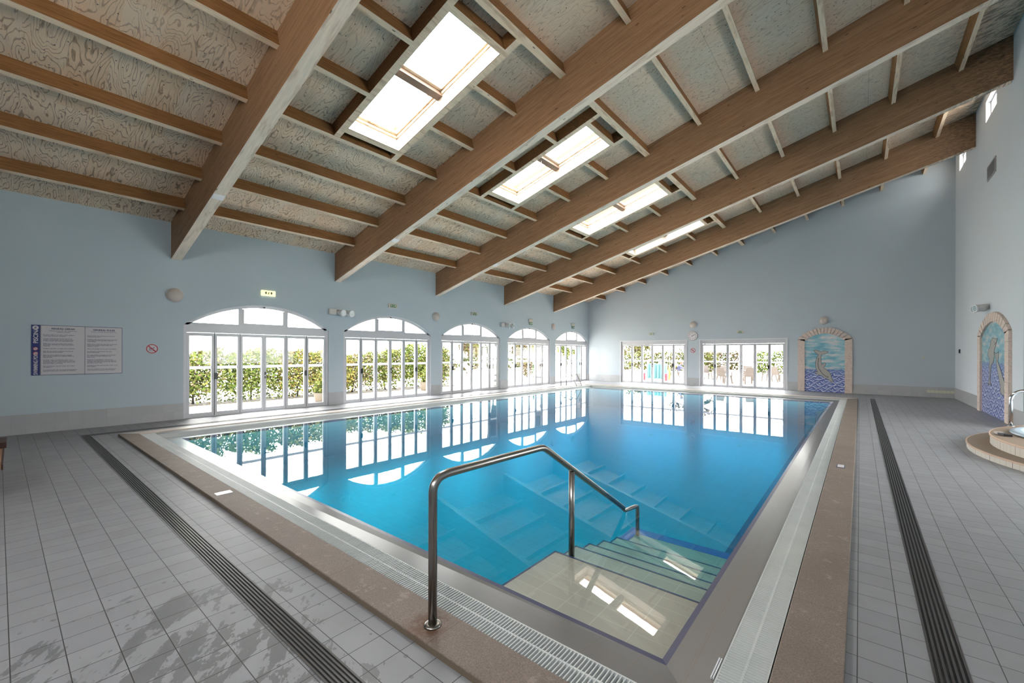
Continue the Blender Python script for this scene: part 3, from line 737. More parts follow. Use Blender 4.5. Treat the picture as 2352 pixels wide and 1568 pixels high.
# overflow gratings
def grating(side):
    b = MB(); A, B = rect(GO), rect(GI); j = (side + 1) % 4
    a0, a1, b0, b1 = Vector(A[side]), Vector(A[j]), Vector(B[side]), Vector(B[j])
    d = (b1 - b0).normalized()
    if side in (0, 2):     # front and far runs carry the corner squares
        b0 = b0 + d * (a0 - b0).dot(d); b1 = b1 + d * (a1 - b1).dot(d)
    L = (b1 - b0).length; n = int(L / .0215); t = .0052
    ins = .006
    nrm = Vector((-d.y, d.x)); wdt = abs((a0 - b0).dot(nrm)); sg = 1 if (a0 - b0).dot(nrm) > 0 else -1
    for i in range(n):
        c = b0 + d * (.0215 * (i + .5)); e = c + nrm * sg * (wdt - ins); c = c + nrm * sg * ins
        z0, z1 = ZG - .02, ZG
        p = [c - d * t, c + d * t, e + d * t, e - d * t]; q = [c - d * t * .6, c + d * t * .6, e + d * t * .6, e - d * t * .6]
        b.add([(*v, z0) for v in p] + [(*v, z1) for v in q], [(4, 5, 6, 7), (0, 1, 5, 4), (1, 2, 6, 5), (2, 3, 7, 6), (3, 0, 4, 7)])
    for f, hw in ((.5, .006), (.02, .004), (.98, .004)):
        m0 = b0 + nrm * sg * wdt * f; m1 = b1 + nrm * sg * wdt * f
        p = [m0 - nrm * hw, m1 - nrm * hw, m1 + nrm * hw, m0 + nrm * hw]
        b.add([(*v, ZG - .022) for v in p] + [(*v, ZG - .0015) for v in p], [(4, 5, 6, 7), (0, 1, 5, 4), (2, 3, 7, 6)])
    # solid corner square pieces
    return b
for s in range(4):
    o = grating(s).build('overflow_grating', M['grate'])
    tag(o, 'white slatted overflow grating along the %s edge of the pool' % SIDES[s], 'grating')
# loose grating end stop in the near right corner
b = MB()
for x in (-.556, -.546): b.box(x - .003, x + .003, 2.19, 2.36, .012, .022)
tag(b.build('grating_edge_strip', M['white']), 'short pale edging strip beside the grating at the near pool corner', 'edging strip')
# water body
b = MB(); A = rect((GI[0] - .0, GI[1] - .0, GI[2] + .0, GI[3]))
W = rect((-10.366, -.545, 1.932, 18.616)); z = -.05
b.hexa([(*p, DEP - .03) for p in W] + [(*p, z) for p in W])
o = b.build('pool_water', M['water']); tag(o, 'clear turquoise pool water mirroring the windows', 'water', kind='structure')

# steps in the near right corner
root = thing('pool_steps', 'submerged tiled pool steps with a wide landing in the near corner', 'pool steps', (0, 0, 0))
SX0, SX1 = -2.0, -.811
edges = [(2.98, -.09), (3.32, -.165), (3.57, -.23), (3.86, -.30), (4.16, -.37), (4.45, -.40)]
ylo = None
for i, (ye, zt) in enumerate(edges):
    y0 = (lambda x: fy(2.236, x)) if i == 0 else (lambda x, p=edges[i - 1][0]: fy(p, x) + .014)
    y1 = lambda x: fy(ye, x) + .014
    b = MB()
    b.hexa([(SX0, y0(SX0), DEP + .001), (SX1, y0(SX1), DEP + .001), (SX1, y1(SX1), DEP + .001), (SX0, y1(SX0), DEP + .001),
            (SX0, y0(SX0), zt), (SX1, y0(SX1), zt), (SX1, y1(SX1), zt), (SX0, y1(SX0), zt)])
    st = b.build('step', M['steptile'], root)
    q = MB(); w = .016 if i < 5 else .13
    yy = lambda x: y1(x)
    y2 = (lambda x: yy(x) + .003) if i < 5 else (lambda x: yy(x) + .14)
    q.hexa([(SX0 - .003, yy(SX0) - (w if i < 5 else 0), zt - .02), (SX1, yy(SX1) - (w if i < 5 else 0), zt - .02), (SX1, y2(SX1), zt - .02), (SX0 - .003, y2(SX0), zt - .02),
            (SX0 - .003, yy(SX0) - (w if i < 5 else 0), zt + .002), (SX1, yy(SX1) - (w if i < 5 else 0), zt + .002), (SX1, y2(SX1), zt + .002), (SX0 - .003, y2(SX0), zt + .002)])
    q.hexa([(SX0 - .003, y0(SX0), zt - .02), (SX0 + w * .8 if i < 5 else SX0 + .1, y0(SX0), zt - .02), (SX0 + w * .8 if i < 5 else SX0 + .1, yy(SX0), zt - .02), (SX0 - .003, yy(SX0), zt - .02),
            (SX0 - .003, y0(SX0), zt + .002), (SX0 + w * .8 if i < 5 else SX0 + .1, y0(SX0), zt + .002), (SX0 + w * .8 if i < 5 else SX0 + .1, yy(SX0), zt + .002), (SX0 - .003, yy(SX0), zt + .002)])
    q.build('nosing', M['navy'] if i < 5 else M['bluetile'], st)

# handrail over the steps
root = thing('pool_handrail', 'brushed steel handrail running from the coping down into the pool steps', 'handrail', (-1.88, 1.547, .04))
hx = lambda pts: [(0, y - 1.547, z - .04) for y, z in pts]
path = [(1.547, .04), (1.547, .80)]
for i in range(1, 8):
    a = PI / 2 * i / 8 * .93; path.append((1.547 + .085 * (1 - math.cos(a)), .80 + .085 * math.sin(a)))
path += [(1.66, .889), (2.1, .884), (2.58, .877), (2.63, .870), (2.68, .847), (3.03, .632), (3.6, .284), (4.06, .003)]
r = MB(); r.tube(hx(path), .0255, 20); r.build('rail', M['steel'], root)
r = MB(); r.tube(hx([(3.05, .60), (3.05, -.165)]), .025, 18); r.build('post', M['steel'], root)
r = MB(); r.tube(hx([(4.03, .015), (4.10, -.035), (4.2, -.05), (4.36, -.068), (4.41, -.08), (4.42, -.12), (4.42, -.40)]), .021, 14); r.build('lower_leg', M['steel'], root)
for y, z, rr in ((1.547, .04, .05), (3.05, -.165, .05)):
    f = MB(); f.lathe([(rr, 0), (rr, .006), (rr * .86, .012), (rr * .6, .015)], (0, y - 1.547, z - .04)); f.build('flange', M['steel'], root)

# far ladder with two hoops
root = thing('pool_ladder', 'pair of bent steel pool ladder handrails by the far arched door', 'pool ladder', (-11.45, 17.54, 0))
lp = [(0, 0), (0, .30), (.02, .37), (.07, .43), (.15, .465), (.55, .56), (.60, .56), (.64, .52), (.9, .02), (.92, -.05), (.92, -.7)]
for dy in (0, .495):
    r = MB(); r.tube([(x, dy, z) for x, z in lp], .02, 10); r.build('hoop', M['steel'], root)
for z in (-.25, -.5):
    r = MB(); r.box(.89, .95, 0, .495, z - .012, z + .012); r.build('rung', M['steel'], root)

# drains
def drain(name, label, a, c, w, along_skew=False):
    """slotted channel from a to c (2D), w to its left side"""
    a, c = Vector(a), Vector(c); d = (c - a).normalized(); n = Vector((-d.y, d.x))
    root = thing(name, label, 'floor drain', (a.x, a.y, 0)); b = MB()
    def strip(mb, o0, o1, z0, z1):
        p = [n * o0, (c - a) + n * o0, (c - a) + n * o1, n * o1]
        mb.hexa([(*v, z0) for v in p] + [(*v, z1) for v in p])
    q = MB(); strip(q, .004, w - .004, .0004, .0014); q.build('channel', M['drainpit'], root)
    nb = 7; s = w / (2 * nb - 1)
    for i in range(nb):
        strip(b, 2 * i * s, (2 * i + 1) * s, .0015, .005)
    b.build('slotted_cover', M['drain'], root); return root
drain('floor_drain', 'dark slotted drain in the deck along the right side of the pool', (.428, -2.5), (.424, 19.85), .143)
drain('floor_drain', 'dark slotted drain in the deck along the front of the pool', (-11.5, fy(.985, -11.5)), (.28, fy(.985, .28)), .125)
drain('floor_drain', 'thin slotted drain in the deck below the arched doors', (-11.33, fy(1.11, -11.33)), (-11.33, 19.85), .17)
# patch of bright light painted as a glowing square, then the depth marker
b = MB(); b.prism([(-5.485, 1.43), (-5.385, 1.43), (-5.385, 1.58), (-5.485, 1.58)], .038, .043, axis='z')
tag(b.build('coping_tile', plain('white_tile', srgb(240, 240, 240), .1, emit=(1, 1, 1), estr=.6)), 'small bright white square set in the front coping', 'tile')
root = thing('depth_marker', 'small grey framed depth tile set in the right coping', 'depth marker', (-.2, 7.4, .04))
b = MB(); b.box(-.045, .045, -.1, .1, 0, .004); b.build('rim', M['ink'], root)
b = MB(); b.box(-.036, .036, -.088, .088, .004, .006); b.build('face', M['signwhite'], root)

# ------------------------------------------------------------------ wall lamps, spots, exit signs
def make_lamp(label, loc, rz):
    root = thing('wall_lamp', label, 'wall lamp', loc, rz, 'round bulkhead lamps')
    b = MB(); b.lathe([(.165, 0), (.17, -.02), (.168, -.035), (.155, -.045)], axis='y', sz=1.02); b.build('base', M['lampbase'], root)
    b = MB(); b.lathe([(.158, -.04), (.15, -.06), (.125, -.085), (.085, -.104), (.04, -.114), (.006, -.117)], axis='y', sz=1.02); b.build('diffuser', M['opal'], root)
    for a in (45, 135, 225, 315):
        q = MB(); q.lathe([(.008, -.045), (.008, -.062)], (.138 * math.cos(math.radians(a)), 0, .138 * math.sin(math.radians(a))), axis='y', seg=8); q.build('screw', M['gasket'], root)
    return root
L0 = make_lamp('round opal wall lamp above the no-diving sign, nearest the camera', (XL, 2.46, 2.96), PI / 2)
dup(L0, (XL, 10.39, 3.0), PI / 2, 'round opal wall lamp between the second and third arches')
dup(L0, (XL, 18.36, 3.02), PI / 2, 'round opal wall lamp between the fourth and fifth arches')
dup(L0, (-6.49, YF, 3.07), 0, 'round opal wall lamp just above the wall clock')
dup(L0, (-1.18, YF, 3.035), 0, 'round opal wall lamp above the single-dolphin mural')
def make_spot(label, loc, rz):
    root = thing('twin_spotlight', label, 'spotlight', loc, rz, 'twin emergency spotlights')
    b = MB(); b.box(-.24, .0, -.1, 0, -.09, .09)
    o = b.build('housing', M['lampbase'], root); md = o.modifiers.new('r', 'BEVEL'); md.width = .02; md.segments = 3
    for x in (.06, .33):
        h = MB(); h.tube([(x - .02, -.02, 0), (x + .05, -.25, -.035)], [.07, .095], 20)
        hd = h.build('lamp_head', M['lampbase'], root)
        c0, c1 = Vector((x + .05, -.25, -.035)), Vector((x + .059, -.28, -.039))
        q = MB(); q.tube([c0, c1], [.108, .108], 24); q.build('rim', M['white'], hd)
        q = MB(); q.tube([c1, c1 + (c1 - c0) * .06], [.08, .08], 24); q.build('lens', plain('spot_lens', srgb(150, 172, 182), .2), hd)
    b = MB(); b.tube([(-.02, -.05, .0), (.36, -.05, .0)], .022, 8); b.build('bracket', M['lampbase'], root)
    return root
S0 = make_spot('white twin-head spotlight between the first and second arches', (XL, 6.42, 2.87), PI / 2)
dup(S0, (XL, 14.37, 2.90), PI / 2, 'white twin-head spotlight between the third and fourth arches')
dup(S0, (XR, 17.2, 2.9), -PI / 2, 'white twin-head spotlight above the two-dolphin mural')
def man(mb, x, z, s, y0, y1, mi=0):
    mb.lathe([(.14 * s, y0), (.14 * s, y1)], (x + .1 * s, 0, z + .85 * s), axis='y', seg=10, mi=mi)
    for p in ([(-.1, .75), (.12, .65), (.02, .3), (-.2, .35)], [(-.15, .4), (0, .3), (-.25, 0), (-.45, .05)], [(-.02, .38), (.1, .3), (.35, .12), (.25, 0), (.05, .2)], [(-.1, .75), (-.05, .62), (-.35, .5), (-.38, .6)], [(.1, .72), (.12, .6), (.4, .5), (.42, .58)]):
        mb.prism([(x + a * s, z + c * s) for a, c in p], y0, y1, mi)
def make_exit(label, loc, rz, lit, w=.36, h=.15, drop=False):
    root = thing('exit_sign', label, 'exit sign', loc, rz)
    b = MB(); b.box(-w / 2, w / 2, -.06, 0, -h / 2, h / 2); o = b.build('box', M['exitlit'] if lit else M['exitbox'], root)
    md = o.modifiers.new('r', 'BEVEL'); md.width = .015; md.segments = 2
    if drop:
        pz = -h / 2 - .075; ph = .13; pw = .24
        q = MB(); q.box(-.02, .02, -.04, -.02, -h / 2 - .02, -h / 2); q.build('hanger', M['exitbox'], root)
        yy = -.035
    else: pz, ph, pw, yy = 0.0, h * .62, w * .6, -.061
    if not lit:
        q = MB(); q.box(-pw / 2, pw / 2, yy - .006, yy + .004, pz - ph / 2, pz + ph / 2); q.build('green_panel', M['exitgreen'], root); yy -= .006
    g = MB(); s = ph * .8
    man(g, 0, pz - s / 2, s, yy - .003, yy)
    for sx in (-1, 1):
        x = sx * pw * .32
        g.prism([(x - .018, pz + s * .5), (x + .018, pz + s * .5), (x + .018, pz + s * .1), (x + .032, pz + s * .1), (x, pz - s * .5), (x - .032, pz + s * .1), (x - .018, pz + s * .1)], yy - .003, yy)
    g.build('pictogram', M['exitdark'] if lit else M['exitglyph'], root)
    return root
make_exit('lit pale yellow exit sign above the first arch', (XL, 4.49, 3.23), PI / 2, True)
make_exit('unlit green exit sign above the second arch', (XL, 8.46, 3.235), PI / 2, False)
make_exit('unlit green exit sign above the third arch', (XL, 12.45, 3.26), PI / 2, False)
make_exit('white exit lamp box with green sign below, above the fourth arch', (XL, 16.38, 3.22), PI / 2, False, .34, .14, True)
make_exit('white exit lamp box with green sign below, above the fifth arch', (XL, 20.33, 3.23), PI / 2, False, .34, .14, True)
make_exit('green exit sign above the far folding door left of the clock', (-8.645, YF, 2.665), 0, False, .26, .13)
make_exit('green exit sign above the far folding door right of the clock', (-4.36, YF, 2.65), 0, False, .28, .14)

# ------------------------------------------------------------------ signs and clock
root = thing('pool_rules_sign', 'white bilingual pool rules board with blue side strip on the left wall', 'sign', (XL, .23, 1.14), PI / 2)
BWD, BH = 1.315, 1.0
b = MB(); b.box(.115, BWD, -.012, 0, 0, BH); b.build('panel', M['signwhite'], root)
b = MB(); b.box(0, .11, -.014, 0, 0, BH); st = b.build('blue_strip', M['signblue'], root)
b = MB()
for x0, x1, z0, z1 in ((.118, BWD, 0, .008), (.118, BWD, BH - .008, BH), (.118, .124, 0, BH), (BWD - .006, BWD, 0, BH), (.735, .741, 0, BH)): b.box(x0, x1, -.0145, -.012, z0, z1)
b.build('ruled_border', M['ink'], root)
text_obj('strip_lettering', 'PISCINA', .085, .086, .635, -.0155, M['signwhite'], st, rot=PI / 2, bold=.002, sx=1.0)
text_obj('strip_lettering', 'SWIMMING POOL', .078, .083, .012, -.0155, M['signwhite'], st, rot=PI / 2, bold=.002, sx=.72)
b = MB(); b.lathe([(.042, -.0165), (.042, -.0145)], (.055, 0, .945), axis='y', seg=24); ci = b.build('roundel', M['signwhite'], st)
b = MB(); man(b, .055, .923, .045, -.018, -.0166); b.build('figure', M['signblue'], ci)
for z in (.435, .527):
    b = MB(); b.lathe([(.032, -.0165), (.032, -.0145)], (.055, 0, z), axis='y', seg=20); ci = b.build('roundel', M['signwhite'], st)
    b = MB()
    for k in range(20):
        a0, a1 = 2 * PI * k / 20, 2 * PI * (k + 1) / 20
        b.prism([(.055 + r_ * math.cos(a), z + r_ * math.sin(a)) for r_, a in ((.034, a0), (.034, a1), (.027, a1), (.027, a0))], -.018, -.0166)
    b.prism([(.033, z + .016), (.038, z + .021), (.077, z - .016), (.072, z - .021)], -.018, -.0166)
    b.build('prohibition_ring', M['red'], ci)
PT = ["Por favor utilize o chuveiro e retire qualquer\nloção antes de entrar na piscina.", "Crianças menores de 12 anos, têm de ser\nsempre acompanhadas de um adulto o qual\nas deve manter sob a sua responsabilidade.",
      "Bebés até 3 anos, só podem usar a piscina\nse munidos de fralda ou roupa impermeável\nadequada.", "Proibido mergulhar ou saltar para as piscinas.", "Não são permitidos insufláveis ou jogos de\nbola nas piscinas de adultos.",
      "Não nos responsabilizamos por qualquer\ndano, perda, prejuízo ou acidente sofrido na\nárea de lazer.", "Por favor tenha consideração pelos outros\nresidentes. Não faça ruído excessivo nem use\nlinguagem abusiva e antes de sair deixe a área\nque usou limpa e arrumada.",
      "Não é permitido reservar camas com toalhas\nou objectos.", "O incumprimento das normas de funcionamento\npode ser motivo para a exclusão do residente."]
EN = ["Please shower and remove any sun oil prior\nto entering the pool.", "Children under age of 12 must be accompanied\nby an adult who will keep them under his\nresponsibility.",
      "Babies up to 3 years old, may only use the pool\nwhen using adequate impermeable swim\nnappies or shorts.", "Diving and jumping into the pool is prohibited.", "No inflatable or ball games in the adult\npools is permitted.",
      "No responsibility is accepted for any damage,\nloss, injury or accident suffered in the\nleisure area.", "Please show consideration towards other\nresidents, avoid excessive noise and improper\nlanguage. The used area must be left clean and\ntidy before leaving time.",
      "Sunbeds cannot be reserved using towels or any\nother objects.", "The non compliance of the rules stated above\ncould result in the expulsion of the resident."]
for x0, head, sub, paras in ((.124, 'REGRAS GERAIS', 'Estas piscinas não são vigiadas por\nnadador-salvador', PT), (.741, 'GENERAL RULES', 'There is no Life Guard supervision', EN)):
    xc = x0 + .305 if x0 < .5 else x0 + .285
    text_obj('heading', head, .046, xc, .918, -.0135, M['ink'], root, 'CENTER', bold=.0012)
    text_obj('subheading', sub, .028, xc, .883, -.0135, M['ink'], root, 'CENTER', spacing=.9)
    z = .80; full = []
    for ptxt in paras:
        n = ptxt.count('\n') + 1
        text_obj('paragraph', ptxt, .0238, x0 + .03, z, -.0135, M['ink'], root, spacing=.93, bold=.0004); z -= .0225 * n + .0318
def make_nodive(label, loc, rz, r):
    root = thing('no_diving_sign', label, 'sign', loc, rz)
    b = MB(); b.lathe([(r * 1.08, 0), (r * 1.08, -.004)], axis='y', seg=32); b.build('disc', M['signwhite'], root)
    b = MB(); n = 32
    for k in range(n):
        a0, a1 = 2 * PI * k / n, 2 * PI * (k + 1) / n
        b.prism([(q * math.cos(a), q * math.sin(a)) for q, a in ((r, a0), (r, a1), (r * .84, a1), (r * .84, a0))], -.006, -.004)
    w = r * .075
    c = .62 * r
    b.prism([(-c - w, c - w), (-c + w, c + w), (c + w, -c + w), (c - w, -c - w)], -.007, -.0045); b.build('prohibition_ring', M['red'], root)
    b = MB()
    for p in ([(.12, .05), (.35, .38), (.45, .42), (.25, .0)], [(.2, .1), (-.1, .12), (-.3, -.1), (-.2, -.18), (.0, -.05)], [(-.25, -.1), (-.5, -.2), (-.5, -.28), (-.2, -.18)], [(-.6, -.42), (.3, -.42), (.3, -.48), (-.6, -.48)]):
        b.prism([(x * r, z * r) for x, z in p], -.0055, -.004)
    b.lathe([(.09 * r, -.004), (.09 * r, -.0055)], (-.42 * r, 0, .02 * r), axis='y', seg=12)
    b.build('diver_figure', M['ink'], root); return root
make_nodive('round red no-diving sign between the rules board and the first arch', (XL, 2.05, 1.685), PI / 2, .105)
make_nodive('round red no-diving sign under the clock on the far wall', (-6.5, YF, 1.775), 0, .115)
root = thing('wall_clock', 'round white wall clock showing ten past two above the no-diving sign', 'clock', (-6.51, YF, 2.52))
b = MB(); b.lathe([(.235, 0), (.24, -.04), (.225, -.055), (.21, -.05)], axis='y', seg=40); b.build('rim', M['rim'], root)
b = MB(); b.lathe([(.212, -.046), (.212, -.052)], axis='y', seg=40); b.build('face', M['face'], root)
for h in range(12):
    a = PI / 2 - h * PI / 6
    text_obj('numeral', str(12 if h == 0 else h), .062, .165 * math.cos(a), .165 * math.sin(a) - .022, -.054, M['black'], root, 'CENTER', bold=.002)
def hand(name, ang, L, w, y):
    a = PI / 2 - math.radians(ang); d = Vector((math.cos(a), math.sin(a))); n = Vector((-d.y, d.x))
    b = MB(); b.prism([tuple(d * -.05 + n * w), tuple(d * -.05 - n * w), tuple(d * L - n * w * .6), tuple(d * L + n * w * .6)], y - .003, y); b.build(name, M['black'], root)
hand('hour_hand', 65, .1, .011, -.056); hand('minute_hand', 62, .16, .008, -.060)

# ------------------------------------------------------------------ murals
def surround(root, w, bw, zs, za, zsi, zai, d, name='stone_surround'):
    """pilasters plus an arch of voussoirs; w outer half width, bw border width"""
    b = MB(); n = 9; g = .006
    for s in (-1, 1):
        x0, x1 = (-w, -w + bw) if s < 0 else (w - bw, w)
        for i in range(n):
            z0, z1 = (zs - .02) * i / n, (zs - .02) * (i + 1) / n - g
            b.box(x0, x1, -d, 0, z0, z1)
    m = 14
    O = lambda t: arch_z((t + 1) * w, 2 * w, zs, za); In = lambda t: arch_z((t + 1) * (w - bw), 2 * (w - bw), zsi, zai)
    for i in range(m):
        t0, t1 = -1 + 2 * i / m, -1 + 2 * (i + 1) / m - .018
        o0, o1, i0, i1 = (t0 * w, O(t0)), (t1 * w, O(t1)), (t0 * (w - bw), In(t0)), (t1 * (w - bw), In(t1))
        b.prism([i0, i1, o1, o0], -d, 0)
    b.prism([(-w, zs - .02), (-w, zs), (-(w - bw), zsi), (-(w - bw), zs - .02)], -d, 0); b.prism([(w, zs - .02), (w - bw, zs - .02), (w - bw, zsi), (w, zs)], -d, 0)
    b.build(name, M['stone'], root)
def panel(root, hw, zs, za, m):
    b = MB(); n = 20
    pts = [(-hw, 0), (hw, 0)] + [(hw - 2 * hw * i / n, arch_z(2 * hw - 2 * hw * i / n, 2 * hw, zs, za)) for i in range(n + 1)]
    b.prism(pts, -.012, 0); b.build('painted_panel', m, root)
def creature(root, pts, lines, eye):
    b = MB(); n = len(pts)
    c = Vector((sum(p[0] for p in pts) / n, sum(p[1] for p in pts) / n))
    b.prism(pts, -.016, -.012); bd = b.build('dolphin', M['dolphin'], root)
    q = MB(); w = .012
    for i in range(n):
        a, e = Vector(pts[i]), Vector(pts[(i + 1) % n]); d = (e - a)
        if d.length < 1e-4: continue
        d.normalize(); nn = Vector((-d.y, d.x)) * w * .5
        q.prism([tuple(a - d * .004 + nn), tuple(a - d * .004 - nn), tuple(e + d * .004 - nn), tuple(e + d * .004 + nn)], -.018, -.0165)
    for ln in lines:
        for a, e in zip(ln, ln[1:]):
            a, e = Vector(a), Vector(e); d = (e - a).normalized(); nn = Vector((-d.y, d.x)) * .009
            q.prism([tuple(a + nn), tuple(a - nn), tuple(e - nn), tuple(e + nn)], -.018, -.0165)
    q.lathe([(.014, -.0165), (.014, -.0185)], (eye[0], 0, eye[1]), axis='y', seg=10)
    q.build('outline', M['dolphindark'], bd)
root = thing('dolphin_mural', 'arched stone-framed mural of one diving dolphin on the far wall', 'mural', (-1.16, YF, 0))
surround(root, .925, .245, 2.27, 2.735, 2.17, 2.48, .05)
panel(root, .682, 2.17, 2.48, mat_mural(3.1, 1.0))
D1 = [(-0.37, 1.772), (-0.278, 1.783), (-0.178, 1.749), (-0.124, 1.711), (-0.025, 1.749), (0.065, 1.733), (0.145, 1.715), (0.101, 1.659), (-0.006, 1.608), (-0.1, 1.585), (-0.118, 1.445), (-0.105, 1.266), (-0.081, 1.154), (-0.032, 1.211), (0.016, 1.25), (0.052, 1.212), (0.034, 1.123), (-0.019, 1.039), (0.076, 0.956), (0.174, 0.848), (0.236, 0.716), (0.248, 0.595), (0.315, 0.443), (0.289, 0.422), (0.236, 0.45), (0.139, 0.535), (-0.004, 0.607), (-0.085, 0.7), (-0.185, 0.713), (-0.295, 0.792), (-0.341, 0.866), (-0.258, 0.846), (-0.225, 0.84), (-0.277, 0.947), (-0.304, 1.127), (-0.296, 1.308), (-0.25, 1.467), (-0.201, 1.58), (-0.287, 1.652)]
creature(root, D1, [[(-.19, 1.45), (-.22, 1.2), (-.19, 1.0), (-.08, .8), (.06, .66), (.14, .62)]], (.13, .66))
root = thing('dolphin_mural', 'tall arched mural of two dolphins on the right wall by the spa', 'mural', (XR, 16.33, 0), -PI / 2)
surround(root, 1.65, .33, 2.17, 2.71, 2.1, 2.46, .06)
panel(root, 1.33, 2.1, 2.46, mat_mural(7.7, 1.42))
DA = [(0.409, 2.014), (0.292, 1.919), (0.245, 1.846), (0.051, 1.698), (0.078, 1.547), (0.005, 1.425), (-0.222, 1.33), (-0.324, 1.142), (-0.347, 0.923), (-0.216, 0.775), (-0.412, 0.826), (-0.585, 0.76), (-0.44, 0.95), (-0.444, 1.294), (-0.42, 1.482), (-0.649, 1.591), (-0.516, 1.749), (-0.384, 1.794), (-0.294, 1.948), (-0.128, 2.03), (0.047, 2.037), (0.207, 2.008)]
DB = [(0.125, 1.668), (0.295, 1.631), (0.53, 1.68), (0.485, 1.519), (0.439, 1.431), (0.683, 1.261), (0.907, 1.068), (1.155, 0.883), (1.282, 0.697), (1.3, 0.551), (1.222, 0.554), (1.02, 0.622), (0.857, 0.624), (0.678, 0.697), (0.722, 0.801), (0.537, 1.023), (0.371, 1.253), (0.297, 1.474)]
creature(root, DA, [[(.29, 1.92), (.1, 1.86)]], (.06, 1.93))
creature(root, DB, [[(1.28, .6), (1.1, .7)]], (1.05, .73))

# small fittings on the far and right walls
root = thing('vent_plate_row', 'row of seven cream plates set in the dado in the far right corner', 'wall plates', (1.94, YF - .014, .17))  # seven cream tiles of the dado
for i in range(7):
    b = MB(); b.box(i * .104, i * .104 + .096, -.012, 0, 0, .1); b.build('plate', M['plate'], root)  # each plate is a cream tile of the dado
root = thing('wall_vent', 'square grey louvred vent high on the right wall', 'vent', (XR, 16.62, 6.52), -PI / 2)
b = MB(); b.box(-.45, .45, -.02, 0, -.2, .2); b.build('frame', plain('vent_frame', srgb(150, 148, 150), .5), root)
b = MB()
for i in range(9): b.box(-.4, .4, -.03, -.02, -.165 + i * .037, -.165 + i * .037 + .018)
b.build('louvres', plain('vent_louvres', srgb(112, 110, 112), .5), root)
root = thing('wall_socket', 'small black wall socket near the far corner of the right wall', 'socket', (XR, 21.15, 1.72), -PI / 2)
b = MB(); b.box(-.06, .06, -.03, 0, -.07, .07); b.build('case', M['black'], root)
b = MB(); b.box(-.035, .035, -.034, -.03, -.04, .04); b.build('cover', M['gasket'], root)
root = thing('wall_hook', 'tiny pale hook on the bare part of the far wall', 'hook', (1.85, YF, 1.49))
b = MB(); b.lathe([(.035, 0), (.035, -.015), (.02, -.02)], axis='y', seg=14); b.build('base', M['plate'], root)
b = MB(); b.tube([(0, -.015, 0), (0, -.05, 0), (0, -.06, .03)], .008, 8); b.build('peg', M['plate'], root)

# ------------------------------------------------------------------ spa
def arcpts(cx, cy, r, x1, n=40):
    a = math.acos((x1 - cx) / r); pts = []
    for i in range(n + 1):
        t = a + (2 * PI - 2 * a) * i / n; pts.append((cx + r * math.cos(t), cy + r * math.sin(t)))
    return pts
root = thing('spa_platform', 'two-tier curved stone and tile spa platform by the right wall', 'spa platform', (0, 0, 0))
for nm, r, z0, z1 in (('lower_step', 3.39, 0, .105), ('upper_step', 3.12, .105, .265)):
    b = MB(); b.prism(arcpts(4.79, 10.3, r - .012, XR + 2.6 if False else 3.9), z0, z1 - .022, axis='z'); st = b.build(nm, M['spatile'], root)
    b = MB(); b.prism(arcpts(4.79, 10.3, r - .016, 3.9), z1 - .004, z1 + .0005, axis='z'); b.build('stone_top', M['spastone'], st)
    b = MB(); b.prism(arcpts(4.79, 10.3, r, 3.9), z1 - .024, z1 - .001, axis='z'); b.build('stone_edge', M['spaedge'], st)
root = thing('spa_tub', 'round pale blue spa tub rim on the curved platform', 'spa tub', (3.4, 10.8, .2655))
b = MB(); b.lathe([(1.42, 0), (1.44, .02), (1.42, .045), (1.36, .055), (1.30, .045), (1.26, .01)], seg=56); b.build('rim', M['tub'], root)
b = MB(); b.lathe([(1.26, .002), (.01, .003)], seg=40); b.build('water', plain('spa_water', srgb(120, 128, 134), .1), root)
root = thing('spa_handrail', 'curved steel grab rail at the back of the spa platform', 'handrail', (2.17, 11.95, .266))
pts = [(0, 0, 0), (0, 0, .50)]
for i in range(1, 9):
    a = PI / 2 * i / 8; pts.append((.16 * (1 - math.cos(a)), -.02 * i / 8, .50 + .17 * math.sin(a)))
pts += [(.5, -.1, .69), (.85, -.2, .69), (.98, -.25, .62), (1.0, -.26, .5), (1.0, -.26, .05)]
b = MB(); b.tube(pts, .028, 16); b.build('rail', M['chrome'], root)
for x, y in ((0, 0),):
    b = MB(); b.lathe([(.05, 0), (.05, .012), (.035, .018)], (x, y, 0)); b.build('flange', M['chrome'], root)
root = thing('control_box', 'small black and silver box lying on the spa platform', 'box', (1.85, 10.45, .266), math.radians(100))
b = MB(); b.box(-.05, .15, -.05, .05, 0, .035); b.build('case', M['black'], root)
b = MB(); b.box(.152, .28, -.05, .05, 0, .03); b.build('silver_end', M['rim'], root)

# bench at the left frame edge
root = thing('wooden_bench', 'end of a low tan wooden bench by the left edge', 'bench', (-8.0, -.9, 0))
b = MB(); b.box(-.75, 1.0, -.7, .82, .36, .40); b.build('seat', M['bench'], root)
b = MB(); b.box(-.75, 1.0, .82, .835, .345, .402); b.build('edge_board', M['benchdark'], root)
b = MB(); b.box(-.72, -.2, -.75, .85, .40, .47); b.build('armrest', M['benchdark'], root)
for x in (-.7, .9):
    for y in (-.6, .5):
        b = MB(); b.box(x - .035, x + .035, y - .035, y + .035, 0, .36); b.build('leg', M['benchdark'], root)

